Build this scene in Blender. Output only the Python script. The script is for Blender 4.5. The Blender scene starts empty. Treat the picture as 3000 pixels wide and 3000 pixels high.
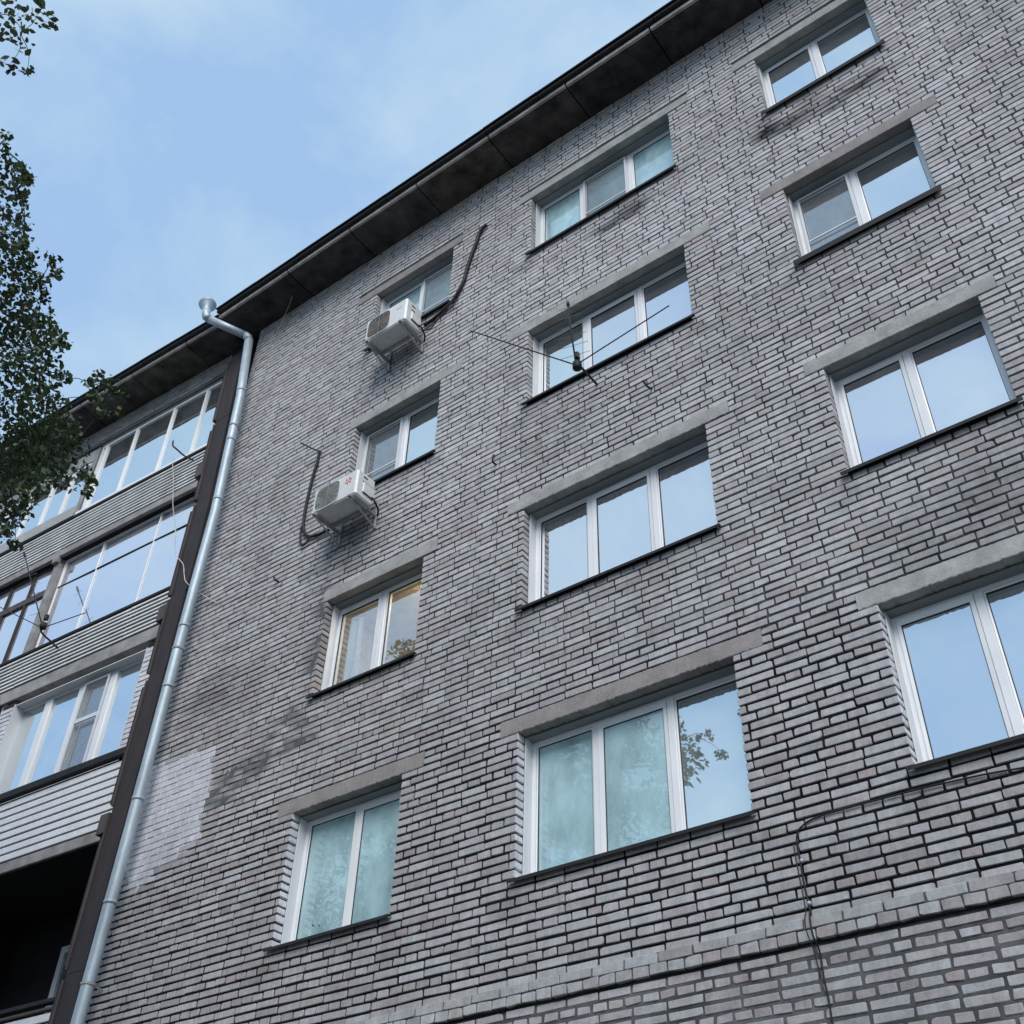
import bpy, math, random
import numpy as np
from mathutils import Matrix, Vector

random.seed(7)
RNG = np.random.default_rng(7)
sc = bpy.context.scene
COL = sc.collection

# ------------------------------------------------------------------ camera
CAM = Vector((0.0, -7.171, 0.0))
yaw, pitch, roll = math.radians(38.074), math.radians(40.885), math.radians(1.945)
fwd = Vector((-math.sin(yaw) * math.cos(pitch), math.cos(yaw) * math.cos(pitch), math.sin(pitch)))
r0 = Vector((math.cos(yaw), math.sin(yaw), 0.0))
u0 = r0.cross(fwd)
right = r0 * math.cos(roll) + u0 * math.sin(roll)
up = u0 * math.cos(roll) - r0 * math.sin(roll)
cd = bpy.data.cameras.new('camera')
cd.sensor_width = 36.0
cd.lens = 36.0 * 3349.2 / 3000.0
cd.clip_end = 3000.0
cam = bpy.data.objects.new('camera', cd)
COL.objects.link(cam)
cam.matrix_world = Matrix(((right.x, up.x, -fwd.x, CAM.x), (right.y, up.y, -fwd.y, CAM.y),
                           (right.z, up.z, -fwd.z, CAM.z), (0, 0, 0, 1)))
sc.camera = cam

# ------------------------------------------------------------------ sky, sun, exposure
SUN_EL, SUN_AZ = math.radians(42), math.radians(145)     # azimuth measured from +Y towards +X
wd = bpy.data.worlds.new('World')
sc.world = wd
wd.use_nodes = True
wn, wl = wd.node_tree.nodes, wd.node_tree.links
wn.clear()
w_out = wn.new('ShaderNodeOutputWorld')
w_bg = wn.new('ShaderNodeBackground')
w_bg.inputs['Strength'].default_value = 0.1
w_sky = wn.new('ShaderNodeTexSky')
w_sky.sky_type = 'NISHITA'
w_sky.sun_disc = False
w_sky.sun_elevation = SUN_EL
w_sky.sun_rotation = SUN_AZ
w_sky.air_density = 1.2
w_sky.dust_density = 1.5
w_tc = wn.new('ShaderNodeTexCoord')
w_map = wn.new('ShaderNodeMapping')
w_map.inputs['Scale'].default_value = (1.0, 1.0, 1.6)
w_n1 = wn.new('ShaderNodeTexNoise')
w_n1.inputs['Scale'].default_value = 3.2
w_n1.inputs['Detail'].default_value = 7.0
w_n1.inputs['Roughness'].default_value = 0.58
w_n1.inputs['Distortion'].default_value = 0.4
w_ramp = wn.new('ShaderNodeValToRGB')
w_ramp.color_ramp.elements[0].position = 0.38
w_ramp.color_ramp.elements[0].color = (2.02, 3.08, 4.66, 1)
w_ramp.color_ramp.elements[1].position = 0.64
w_ramp.color_ramp.elements[1].color = (3.10, 4.15, 4.90, 1)
w_mix = wn.new('ShaderNodeMix')
w_mix.data_type = 'RGBA'
w_mix.inputs['Factor'].default_value = 0.86
wl.new(w_tc.outputs['Generated'], w_map.inputs['Vector'])
wl.new(w_map.outputs['Vector'], w_n1.inputs['Vector'])
wl.new(w_n1.outputs['Fac'], w_ramp.inputs['Fac'])
wl.new(w_sky.outputs['Color'], w_mix.inputs['A'])
wl.new(w_ramp.outputs['Color'], w_mix.inputs['B'])
wl.new(w_mix.outputs['Result'], w_bg.inputs['Color'])
wl.new(w_bg.outputs['Background'], w_out.inputs['Surface'])

sl = bpy.data.lights.new('sun', 'SUN')
sl.energy = 1.5
sl.angle = math.radians(36)
sl.color = (1.0, 0.95, 0.9)
sun = bpy.data.objects.new('sun', sl)
COL.objects.link(sun)
sdir = Vector((math.sin(SUN_AZ) * math.cos(SUN_EL), math.cos(SUN_AZ) * math.cos(SUN_EL), math.sin(SUN_EL)))
sun.rotation_euler = (-sdir).to_track_quat('-Z', 'Y').to_euler()
sun.location = (0, -20, 30)

sc.view_settings.view_transform = 'Standard'
sc.view_settings.look = 'None'
sc.view_settings.exposure = 0.95
sc.view_settings.gamma = 1.0
sc.view_settings.use_curve_mapping = False
sc.render.engine = 'CYCLES'
sc.cycles.use_denoising = True
sc.cycles.max_bounces = 7
sc.cycles.transparent_max_bounces = 12
sc.cycles.sample_clamp_indirect = 4.0

# ------------------------------------------------------------------ materials
def new_mat(name):
    m = bpy.data.materials.new(name)
    m.use_nodes = True
    nt = m.node_tree
    return m, nt, nt.nodes['Principled BSDF']

def coords(nt, scale=(1, 1, 1)):
    tc = nt.nodes.new('ShaderNodeNewGeometry')
    mp = nt.nodes.new('ShaderNodeMapping')
    mp.inputs['Scale'].default_value = scale
    nt.links.new(tc.outputs['Position'], mp.inputs['Vector'])
    return mp.outputs['Vector']

def noise(nt, vec, scale, detail=4, rough=0.55):
    n = nt.nodes.new('ShaderNodeTexNoise')
    n.inputs['Scale'].default_value = scale
    n.inputs['Detail'].default_value = detail
    n.inputs['Roughness'].default_value = rough
    nt.links.new(vec, n.inputs['Vector'])
    return n.outputs['Fac']

def ramp(nt, fac, stops):
    r = nt.nodes.new('ShaderNodeValToRGB')
    e = r.color_ramp.elements
    while len(e) < len(stops):
        e.new(0.5)
    for i, (p, c) in enumerate(stops):
        e[i].position = p
        e[i].color = (c, c, c, 1) if isinstance(c, (int, float)) else (*c, 1)
    nt.links.new(fac, r.inputs['Fac'])
    return r.outputs['Color']

def mul(nt, a, b, fac=1.0):
    m = nt.nodes.new('ShaderNodeMix')
    m.data_type = 'RGBA'
    m.blend_type = 'MULTIPLY'
    m.inputs['Factor'].default_value = fac
    for s, v in (('A', a), ('B', b)):
        if isinstance(v, tuple):
            m.inputs[s].default_value = (*v, 1)
        else:
            nt.links.new(v, m.inputs[s])
    return m.outputs['Result']

def bump(nt, bsdf, h, strength, dist=0.004):
    b = nt.nodes.new('ShaderNodeBump')
    b.inputs['Strength'].default_value = strength
    b.inputs['Distance'].default_value = dist
    nt.links.new(h, b.inputs['Height'])
    nt.links.new(b.outputs['Normal'], bsdf.inputs['Normal'])

def weathered(name, col, rough=0.8, lo=0.7, hi=1.12, scale=6.0, fine=60.0, bmp=0.25, metallic=0.0, stretch=(1, 1, 1), spec=0.3):
    m, nt, b = new_mat(name)
    v = coords(nt, stretch)
    c1 = ramp(nt, noise(nt, v, scale, 6, 0.6), [(0.3, lo), (0.7, hi)])
    c2 = ramp(nt, noise(nt, v, fine, 3), [(0.25, 0.86), (0.75, 1.1)])
    out = mul(nt, mul(nt, c1, c2), col)
    nt.links.new(out, b.inputs['Base Color'])
    b.inputs['Roughness'].default_value = rough
    b.inputs['Metallic'].default_value = metallic
    b.inputs['Specular IOR Level'].default_value = spec
    if bmp:
        bump(nt, b, noise(nt, v, fine, 4), bmp)
    return m

def plain(name, col, rough):
    m, nt, b = new_mat(name)
    c = ramp(nt, noise(nt, coords(nt), 1.7, 3), [(0.3, 0.93), (0.7, 1.03)])
    nt.links.new(mul(nt, c, col), b.inputs['Base Color'])
    b.inputs['Roughness'].default_value = rough
    return m

def attr_mat(name, fine=45.0, bmp=0.5, lo=0.8, hi=1.12):
    m, nt, b = new_mat(name)
    a = nt.nodes.new('ShaderNodeAttribute')
    a.attribute_name = 'Col'
    v = coords(nt)
    c1 = ramp(nt, noise(nt, v, 9.0, 6, 0.65), [(0.3, lo), (0.7, hi)])
    c2 = ramp(nt, noise(nt, v, fine, 4, 0.7), [(0.28, 0.8), (0.5, 1.0), (0.8, 1.08)])
    blotch = ramp(nt, noise(nt, coords(nt, (1, 1, .7)), .9, 5, 0.6), [(0.3, 0.84), (0.5, 1.0), (0.72, 1.07)])
    streak = ramp(nt, noise(nt, coords(nt, (14, 14, 0.9)), 1.6, 4, 0.6), [(0.3, 0.88), (0.62, 1.05)])
    nt.links.new(mul(nt, mul(nt, mul(nt, mul(nt, a.outputs['Color'], c1), c2), streak), blotch), b.inputs['Base Color'])
    b.inputs['Roughness'].default_value = 0.92
    b.inputs['Specular IOR Level'].default_value = 0.15
    bump(nt, b, noise(nt, v, fine * 1.3, 5, 0.7), bmp, 0.006)
    return m

def glass_mat(name, fac, tint=(0.97, 0.99, 1.0), haze=0.07, haze_col=(0.62, 0.70, 0.74), see=(0.92, 0.97, 0.97)):
    """a pane: sky reflection, view into the room, and a grime haze whose pale colour also brightens the pane"""
    m, nt, b = new_mat(name)
    out = nt.nodes['Material Output']
    g = nt.nodes.new('ShaderNodeBsdfGlossy')
    g.inputs['Roughness'].default_value = 0.012
    g.inputs['Color'].default_value = (*tint, 1)
    t = nt.nodes.new('ShaderNodeBsdfTransparent')
    t.inputs['Color'].default_value = (*see, 1)
    mx = nt.nodes.new('ShaderNodeMixShader')
    fr = nt.nodes.new('ShaderNodeFresnel')
    fr.inputs['IOR'].default_value = 1.5
    mr = nt.nodes.new('ShaderNodeMapRange')
    mr.inputs['From Min'].default_value = 0.04
    mr.inputs['From Max'].default_value = 0.6
    mr.inputs['To Min'].default_value = fac
    mr.inputs['To Max'].default_value = 1.0
    nt.links.new(fr.outputs['Fac'], mr.inputs['Value'])
    nt.links.new(mr.outputs['Result'], mx.inputs['Fac'])
    nt.links.new(t.outputs['BSDF'], mx.inputs[1])
    nt.links.new(g.outputs['BSDF'], mx.inputs[2])
    v = coords(nt)
    bp = nt.nodes.new('ShaderNodeBump')
    bp.inputs['Strength'].default_value = 0.10
    bp.inputs['Distance'].default_value = 0.01
    nt.links.new(noise(nt, v, 1.9, 2), bp.inputs['Height'])
    nt.links.new(bp.outputs['Normal'], g.inputs['Normal'])
    b.inputs['Base Color'].default_value = (*haze_col, 1)
    b.inputs['Roughness'].default_value = 1.0
    b.inputs['Specular IOR Level'].default_value = 0.0
    haze_mix = ramp(nt, noise(nt, coords(nt, (1, 1, 0.5)), 3.0, 5, 0.6), [(0.3, haze * 0.6), (0.7, haze * 1.4)])
    m2 = nt.nodes.new('ShaderNodeMixShader')
    nt.links.new(haze_mix, m2.inputs['Fac'])
    nt.links.new(mx.outputs['Shader'], m2.inputs[1])
    nt.links.new(b.outputs['BSDF'], m2.inputs[2])
    nt.links.new(m2.outputs['Shader'], out.inputs['Surface'])
    return m

def screen_mat(name):
    m, nt, b = new_mat(name)
    out = nt.nodes['Material Output']
    b.inputs['Base Color'].default_value = (0.16, 0.17, 0.19, 1)
    b.inputs['Roughness'].default_value = 0.8
    t = nt.nodes.new('ShaderNodeBsdfTransparent')
    mx = nt.nodes.new('ShaderNodeMixShader')
    f = ramp(nt, noise(nt, coords(nt), 14, 4, 0.7), [(0.3, 0.3), (0.7, 0.48)])
    nt.links.new(f, mx.inputs['Fac'])
    nt.links.new(t.outputs['BSDF'], mx.inputs[1])
    nt.links.new(b.outputs['BSDF'], mx.inputs[2])
    nt.links.new(mx.outputs['Shader'], out.inputs['Surface'])
    return m

def emit_mat(name, col, s):
    m, nt, b = new_mat(name)
    b.inputs['Emission Color'].default_value = (*col, 1)
    b.inputs['Emission Strength'].default_value = s
    b.inputs['Base Color'].default_value = (*col, 1)
    return m

def leaf_mat(name):
    m, nt, b = new_mat(name)
    a = nt.nodes.new('ShaderNodeAttribute')
    a.attribute_name = 'Col'
    nt.links.new(a.outputs['Color'], b.inputs['Base Color'])
    b.inputs['Roughness'].default_value = 0.55
    out = nt.nodes['Material Output']
    tr = nt.nodes.new('ShaderNodeBsdfTranslucent')
    nt.links.new(a.outputs['Color'], tr.inputs['Color'])
    mx = nt.nodes.new('ShaderNodeMixShader')
    mx.inputs['Fac'].default_value = 0.25
    nt.links.new(b.outputs['BSDF'], mx.inputs[1])
    nt.links.new(tr.outputs['BSDF'], mx.inputs[2])
    nt.links.new(mx.outputs['Shader'], out.inputs['Surface'])
    return m

M = {
    'brick': attr_mat('silicate_brick'),
    'mortar': attr_mat('mortar', 70, 0.8, 0.7, 1.15),
    'lintel': weathered('lintel_concrete', (0.35, 0.35, 0.34), 0.9, 0.7, 1.12, 5, 55, 0.6),
    'lintel_brown': weathered('lintel_concrete_brown', (0.27, 0.25, 0.245), 0.92, 0.75, 1.1, 5, 55, 0.7),
    'concrete': weathered('slab_concrete', (0.30, 0.29, 0.29), 0.9, 0.6, 1.15, 4, 40, 0.5),
    'ledge': weathered('ledge_mortar', (0.085, 0.085, 0.087), 0.95, 0.6, 1.2, 9, 50, 0.7),
    'dark_concrete': weathered('dark_slab_concrete', (0.10, 0.095, 0.095), 0.9, 0.6, 1.2, 4, 40, 0.5),
    'pvc': plain('white_pvc', (0.74, 0.76, 0.785), 0.35),
    'head': plain('head_lining_shaded', (0.20, 0.23, 0.24), 0.7),  # reveal lining darkened; shade under the window head is put into the colour
    'lining': plain('reveal_lining_pvc', (0.62, 0.64, 0.665), 0.5),
    'gasket': weathered('rubber_gasket', (0.02, 0.02, 0.022), 0.7, bmp=0),
    'glass': glass_mat('window_glass', 0.83, (0.93, 0.98, 1.0), haze=0.06),
    'glass_clear': glass_mat('window_glass_clear', 0.44, haze=0.08),
    'glass_low': glass_mat('window_glass_low', 0.25, haze=0.42, haze_col=(0.60, 0.90, 0.97)),  # strong cyan haze colour stands in for light off the blind behind
    'glass_b': glass_mat('window_glass_cool', 0.84, (0.96, 0.96, 1.0), 0.07, (0.66, 0.70, 0.80)),
    'glass_c': glass_mat('window_glass_pale', 0.80, (0.90, 0.98, 1.0), 0.16, (0.66, 0.74, 0.78)),
    'glass_blue': glass_mat('loggia_glass', 0.90, (1.0, 0.99, 1.0), 0.16, (0.72, 0.74, 0.84)),
    'screen': screen_mat('insect_mesh'),
    'sill': weathered('dark_sill_metal', (0.016, 0.016, 0.018), 0.7, 0.7, 1.3, 5, 40, 0.1),
    'roof': weathered('dark_roof_metal', (0.018, 0.019, 0.022), 0.6, 0.7, 1.3, 3, 30, 0.1),
    'fascia': weathered('eave_edge_concrete', (0.52, 0.48, 0.46), 0.85, 0.55, 1.15, 4, 40, 0.3),
    'zinc': weathered('galvanised_steel', (0.40, 0.48, 0.54), 0.5, 0.75, 1.1, 4, 25, 0.05, metallic=0.3, stretch=(1, 1, 0.3), spec=0.5),
    'brown': weathered('brown_cover_sheet', (0.032, 0.024, 0.024), 0.65, 0.7, 1.35, 3, 35, 0.3, stretch=(4, 4, 0.6)),
    'brown_light': weathered('brown_cover_edge', (0.075, 0.060, 0.057), 0.65, 0.7, 1.3, 3, 35, 0.3, stretch=(4, 4, 0.6)),
    'slat': weathered('off_white_slat', (0.72, 0.73, 0.74), 0.6, 0.75, 1.08, 3, 30, 0.1),
    'board': weathered('white_siding', (0.66, 0.67, 0.70), 0.5, 0.9, 1.04, 3, 30, 0.05),
    'gap': weathered('dark_backing', (0.02, 0.02, 0.022), 0.9, bmp=0),
    'grey_board': weathered('grey_sill_board', (0.36, 0.37, 0.37), 0.7, 0.85, 1.08, 3, 30, 0.1),
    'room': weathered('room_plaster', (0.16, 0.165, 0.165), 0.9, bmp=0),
    'room_warm': weathered('warm_room_plaster', (0.62, 0.55, 0.42), 0.9, bmp=0),
    'shaded_room': weathered('shaded_loggia_plaster', (0.016, 0.016, 0.018), 0.95, bmp=0.2),  # near-black colour carries the shade of the loggia interior and slab undersides
    'curtain': weathered('white_curtain', (0.80, 0.84, 0.87), 0.9, 0.85, 1.05, 6, 50, 0.1),
    'blind': weathered('grey_green_blind', (0.72, 0.80, 0.81), 0.9, 0.88, 1.05, 2, 50, 0.1),
    'ac': weathered('air_conditioner_enamel', (0.66, 0.67, 0.67), 0.4, 0.9, 1.04, 4, 30, 0.0, spec=0.5),
    'ac_grille': weathered('grey_grille', (0.22, 0.22, 0.21), 0.6, 0.6, 1.2, 9, 30, 0.0),
    'ac_fin': weathered('brown_coil', (0.13, 0.105, 0.085), 0.6, 0.5, 1.3, 12, 60, 0.2),
    'bracket': weathered('bracket_steel', (0.36, 0.36, 0.36), 0.5, 0.6, 1.1, 9, 40, 0.1),
    'red': weathered('red_print', (0.62, 0.10, 0.09), 0.5, 0.9, 1.05, bmp=0),
    'pink': weathered('pink_print', (0.70, 0.42, 0.42), 0.5, 0.9, 1.05, bmp=0),
    'black': weathered('black_rubber', (0.014, 0.014, 0.015), 0.6, bmp=0),
    'iron': weathered('rusty_iron', (0.035, 0.026, 0.026), 0.7, bmp=0.1),
    'wire': weathered('pale_wire', (0.55, 0.52, 0.49), 0.6, bmp=0),
    'bark': weathered('bark', (0.05, 0.042, 0.035), 0.9, 0.6, 1.3, 6, 40, 0.8, stretch=(1, 1, 0.3)),
    'leaf': leaf_mat('leaf'),
    'ground': weathered('courtyard_ground', (0.085, 0.085, 0.08), 0.95, 0.7, 1.2, 0.4, 6, 0.3),
    'lamp': emit_mat('lit_lamp', (1.0, 0.80, 0.52), 55.0),
    'back_brick': weathered('plain_wall', (0.30, 0.295, 0.30), 0.9, 0.8, 1.1, 2, 30, 0.3),
}
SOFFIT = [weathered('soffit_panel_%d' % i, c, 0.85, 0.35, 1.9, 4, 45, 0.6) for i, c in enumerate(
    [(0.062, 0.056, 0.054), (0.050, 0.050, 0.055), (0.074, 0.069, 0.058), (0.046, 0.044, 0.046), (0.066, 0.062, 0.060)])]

# ------------------------------------------------------------------ object helpers
PW = {}

def tag(o, label=None, cat=None, group=None, kind=None):
    for k, v in (('label', label), ('category', cat), ('group', group), ('kind', kind)):
        if v:
            o[k] = v
    return o

def empty(name, loc, rz=0.0):
    o = bpy.data.objects.new(name, None)
    COL.objects.link(o)
    o.empty_display_size = 0.2
    o.location = loc
    o.rotation_euler = (0, 0, rz)
    PW[o.name] = Matrix.Translation(Vector(loc)) @ Matrix.Rotation(rz, 4, 'Z')
    return o

def obj(name, verts, faces, mat, parent=None, smooth=False, cols=None, mats=None, midx=None):
    """one mesh object from world-space vertices; origin at the middle of its underside"""
    v = np.asarray(verts, dtype=np.float64).reshape(-1, 3)
    lo, hi = v.min(0), v.max(0)
    org = np.array([(lo[0] + hi[0]) / 2, (lo[1] + hi[1]) / 2, lo[2]])
    me = bpy.data.meshes.new(name)
    me.from_pydata((v - org).tolist(), [], faces)
    for mm in (mats or [mat]):
        me.materials.append(mm)
    if midx is not None:
        me.polygons.foreach_set('material_index', np.asarray(midx, dtype=np.int32))
    if smooth:
        me.polygons.foreach_set('use_smooth', np.ones(len(me.polygons), dtype=bool))
    if cols is not None:
        a = me.color_attributes.new('Col', 'FLOAT_COLOR', 'POINT')
        c = np.ones((len(v), 4), dtype=np.float32)
        c[:, :3] = cols
        a.data.foreach_set('color', c.ravel())
    me.update()
    o = bpy.data.objects.new(name, me)
    COL.objects.link(o)
    W = Matrix.Translation(Vector(org))
    o.location = org
    if parent is not None:
        o.parent = parent
        o.matrix_parent_inverse = PW[parent.name].inverted()
    PW[o.name] = W
    return o

class MB:
    """collects shapes; T maps the builder's own coordinates to the world"""
    def __init__(self, T=None):
        self.v, self.f, self.T, self.m = [], [], T, []
    def add(self, vs, fs, mi=0):
        b = len(self.v)
        if self.T is not None:
            vs = [tuple(self.T @ Vector(p)) for p in vs]
        self.v += [tuple(p) for p in vs]
        self.f += [tuple(b + i for i in f) for f in fs]
        self.m += [mi] * len(fs)
    def box(self, x0, x1, y0, y1, z0, z1, bev=0.0, mi=0):
        if bev <= 0:
            vs = [(x, y, z) for z in (z0, z1) for y in (y0, y1) for x in (x0, x1)]
            self.add(vs, [(0, 2, 3, 1), (4, 5, 7, 6), (0, 1, 5, 4), (2, 6, 7, 3), (0, 4, 6, 2), (1, 3, 7, 5)], mi)
            return self
        b = min(bev, (x1 - x0) * .45, (y1 - y0) * .45, (z1 - z0) * .45)
        ring = lambda z, k: [(x0 + (b if k else 0) + dx, y0 + (b if k else 0) + dy, z) for dx, dy in ()]
        def loop(z, ins):
            a0, a1, c0, c1 = x0 + ins, x1 - ins, y0 + ins, y1 - ins
            return [(a0 + b, c0, z), (a1 - b, c0, z), (a1, c0 + b, z), (a1, c1 - b, z), (a1 - b, c1, z), (a0 + b, c1, z), (a0, c1 - b, z), (a0, c0 + b, z)]
        vs = loop(z0, b * .8) + loop(z0 + b, 0) + loop(z1 - b, 0) + loop(z1, b * .8)
        fs = [tuple(range(7, -1, -1)), tuple(range(24, 32))]
        for k in range(3):
            for i in range(8):
                j = (i + 1) % 8
                fs.append((k * 8 + i, k * 8 + j, k * 8 + 8 + j, k * 8 + 8 + i))
        self.add(vs, fs, mi)
        return self
    def tube(self, pts, rad, n=8, cap=True, mi=0):
        pts = [Vector(p) for p in pts]
        rs = rad if isinstance(rad, (list, tuple)) else [rad] * len(pts)
        vs, fs = [], []
        prev = None
        for i, p in enumerate(pts):
            if i == 0:
                t = pts[1] - pts[0]
            elif i == len(pts) - 1:
                t = pts[-1] - pts[-2]
            else:
                t = (pts[i + 1] - p).normalized() + (p - pts[i - 1]).normalized()
            t.normalize()
            if prev is None:
                a = Vector((0, 0, 1)) if abs(t.z) < .9 else Vector((1, 0, 0))
                s = t.cross(a).normalized()
            else:
                s = (prev - t * prev.dot(t)).normalized()
            prev = s
            q = t.cross(s)
            for k in range(n):
                an = 2 * math.pi * k / n
                vs.append(tuple(p + (s * math.cos(an) + q * math.sin(an)) * rs[i]))
        for i in range(len(pts) - 1):
            for k in range(n):
                j = (k + 1) % n
                fs.append((i * n + k, i * n + j, i * n + n + j, i * n + n + k))
        if cap:
            fs.append(tuple(range(n - 1, -1, -1)))
            fs.append(tuple(range((len(pts) - 1) * n, len(pts) * n)))
        self.add(vs, fs, mi)
        return self
    def ring(self, x0, x1, z0, z1, w, y0, y1, mi=0, wt=None, wb=None):
        """rectangular frame with mitred corners"""
        wt = w if wt is None else wt
        wb = w if wb is None else wb
        o = [(x0, z0), (x1, z0), (x1, z1), (x0, z1)]
        n = [(x0 + w, z0 + wb), (x1 - w, z0 + wb), (x1 - w, z1 - wt), (x0 + w, z1 - wt)]
        vs = [(x, y0, z) for x, z in o] + [(x, y0, z) for x, z in n] + [(x, y1, z) for x, z in o] + [(x, y1, z) for x, z in n]
        fs = []
        for i in range(4):
            j = (i + 1) % 4
            fs += [(i, j, 4 + j, 4 + i), (8 + i, 12 + i, 12 + j, 8 + j), (i, 8 + i, 8 + j, j), (4 + i, 4 + j, 12 + j, 12 + i)]
        self.add(vs, fs, mi)
        return self
    def build(self, name, mat, parent=None, smooth=False, mats=None):
        return obj(name, self.v, self.f, mat, parent, smooth, mats=mats, midx=self.m if mats else None)

def smooth_path(pts, k=4):
    """Catmull-Rom through the points"""
    P = [Vector(p) for p in pts]
    P = [P[0] * 2 - P[1]] + P + [P[-1] * 2 - P[-2]]
    out = []
    for i in range(1, len(P) - 2):
        for t in range(k):
            s = t / k
            a, b, c, d = P[i - 1], P[i], P[i + 1], P[i + 2]
            out.append(0.5 * ((2 * b) + (c - a) * s + (2 * a - 5 * b + 4 * c - d) * s * s + (3 * b - a - 3 * c + d) * s ** 3))
    out.append(P[-2])
    return out

# ------------------------------------------------------------------ wall layout
GROUND_Z = -1.6
COLS = [(-8.29, -6.835), (-5.463, -3.31), (-2.082, -0.673)]
ZT = [5.195, 7.854, 10.703, 13.501]
ZB = [3.832, 6.553, 9.429, 12.232]
WALL_X0, WALL_X1, WALL_TOP, WALL_LOW = -11.03, 1.75, 14.57, 0.9
PITCH = 0.2835
LINT = {(0, 0): (.23, .26), (0, 1): (.07, .19), (0, 2): (.12, .34), (0, 3): (.40, .16),
        (1, 0): (.20, .27), (1, 1): (.21, .26), (1, 2): (.33, .34), (1, 3): (.20, .30),
        (2, 0): (.15, .20), (2, 1): (.18, .17), (2, 2): (.26, .29), (2, 3): (.29, .30)}
LINT_H = 0.172
OPEN, LINTEL = [], []
for ci, (a, b) in enumerate(COLS):
    for ri in range(4):
        OPEN.append((a, b, ZB[ri], ZT[ri]))
        l, r_ = LINT[(ci, ri)]
        LINTEL.append((a - l, b + r_, ZT[ri], ZT[ri] + LINT_H))

# bed joints: three-course groups (two stretcher courses, one header course)
def group_levels():
    zs = [3.612]
    while zs[-1] < WALL_TOP:
        zs.append(zs[-1] + (0.2395 if zs[-1] < 5.3 else 0.2318))
    low = []
    z = 3.612
    while z > WALL_LOW:
        z -= 0.2385
        low.append(z)
    return sorted(low) + zs

def vnoise(x, z, s, seed=0):
    """cheap smooth value noise in [0,1]"""
    x, z = x * s + seed * 17.3, z * s - seed * 9.1
    xi, zi = np.floor(x), np.floor(z)
    fx, fz = x - xi, z - zi
    fx, fz = fx * fx * (3 - 2 * fx), fz * fz * (3 - 2 * fz)
    h = lambda a, b: np.modf(np.abs(np.sin(a * 127.1 + b * 311.7 + seed * 3.7) * 43758.5453))[0]
    return (h(xi, zi) * (1 - fx) + h(xi + 1, zi) * fx) * (1 - fz) + (h(xi, zi + 1) * (1 - fx) + h(xi + 1, zi + 1) * fx) * fz

def poly_in(x, z, P):
    x, z = np.atleast_1d(x), np.atleast_1d(z)
    ins = np.zeros(x.shape, bool)
    n = len(P)
    for i in range(n):
        x1, z1 = P[i]
        x2, z2 = P[(i + 1) % n]
        c = ((z1 > z) != (z2 > z)) & (x < (x2 - x1) * (z - z1) / (z2 - z1 + 1e-12) + x1)
        ins ^= c
    return ins

def seg_d(x, z, P):
    d = np.full(np.shape(x), 9.0)
    for (x1, z1), (x2, z2) in zip(P[:-1], P[1:]):
        t = np.clip(((x - x1) * (x2 - x1) + (z - z1) * (z2 - z1)) / ((x2 - x1) ** 2 + (z2 - z1) ** 2), 0, 1)
        d = np.minimum(d, np.hypot(x - x1 - t * (x2 - x1), z - z1 - t * (z2 - z1)))
    return d

PAINT = [(-11.0, 6.52), (-9.82, 6.45), (-9.72, 5.88), (-9.82, 5.70), (-9.72, 5.30), (-9.92, 5.25), (-9.90, 5.10), (-10.44, 5.12), (-10.48, 4.98), (-10.66, 4.90), (-10.90, 5.1), (-11.0, 5.3)]
SMEAR_A = [(-8.15, 6.32), (-8.12, 6.00), (-8.75, 5.93), (-9.48, 5.58), (-9.78, 5.66), (-9.72, 6.0), (-9.05, 6.12), (-8.82, 6.44)]
SMEAR_L = [(-8.37, 8.08), (-8.35, 7.40), (-8.40, 6.75), (-8.62, 6.42)]
SOOT = [(-.92, 11.76, .17, .9), (-1.36, 11.72, .2, .75), (-1.77, 11.80, .15, .9), (-2.10, 11.88, .15, 1.0), (-1.6, 11.9, .2, .5), (-3.94, 11.92, .17, .8), (-4.25, 11.86, .14, .8),
        (-1.5, 5.62, .45, .3), (-1.0, 5.75, .4, .35), (-3.7, 6.45, .4, .1), (-10.1, 7.25, .35, .35), (-9.7, 7.1, .25, .3), (-8.0, 8.55, .4, .35), (-7.5, 11.35, .4, .25)]

SOOT = [(a_, b_, c_ * 1.55, d_) for a_, b_, c_, d_ in SOOT]
for (a_, b_, c_, d_) in OPEN:               # run-off below the ends of the sills
    SOOT += [(a_ - .03, c_ - .22, .2, .28), (b_ + .03, c_ - .2, .18, .25), ((a_ + b_) / 2 + .3, c_ - .12, .3, .15)]

def smear(x, z):
    n = vnoise(x, z, 9, 1) * .6 + vnoise(x, z, 25, 2) * .4
    s = np.zeros(np.shape(x))
    s = np.maximum(s, np.where(poly_in(x, z, SMEAR_A), np.clip((n - .27) * 4.0, 0, 1), 0))
    d = seg_d(x, z, SMEAR_L)
    return np.maximum(s, np.clip((.115 - d) * 14, 0, 1) * np.clip((n - .25) * 4, 0, 1))

def soot(x, z):
    n = vnoise(x, z, 14, 3) * .55 + vnoise(x, z, 38, 4) * .45
    s = np.zeros(np.shape(x))
    for sx, sz, r_, k in SOOT:
        d = np.hypot((x - sx), (z - sz) * 1.3) / r_
        s = np.maximum(s, np.clip((1.1 - d) * 1.5, 0, 1) * k * np.clip((n - .10) * 3.6, 0, 1))
    return s

def zone_deep(z, x):
    """joints are raked deepest on the lowest storeys"""
    return np.clip((5.75 + 0.25 * np.sin(x * .8) - z) / .5, 0, 1)

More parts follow.
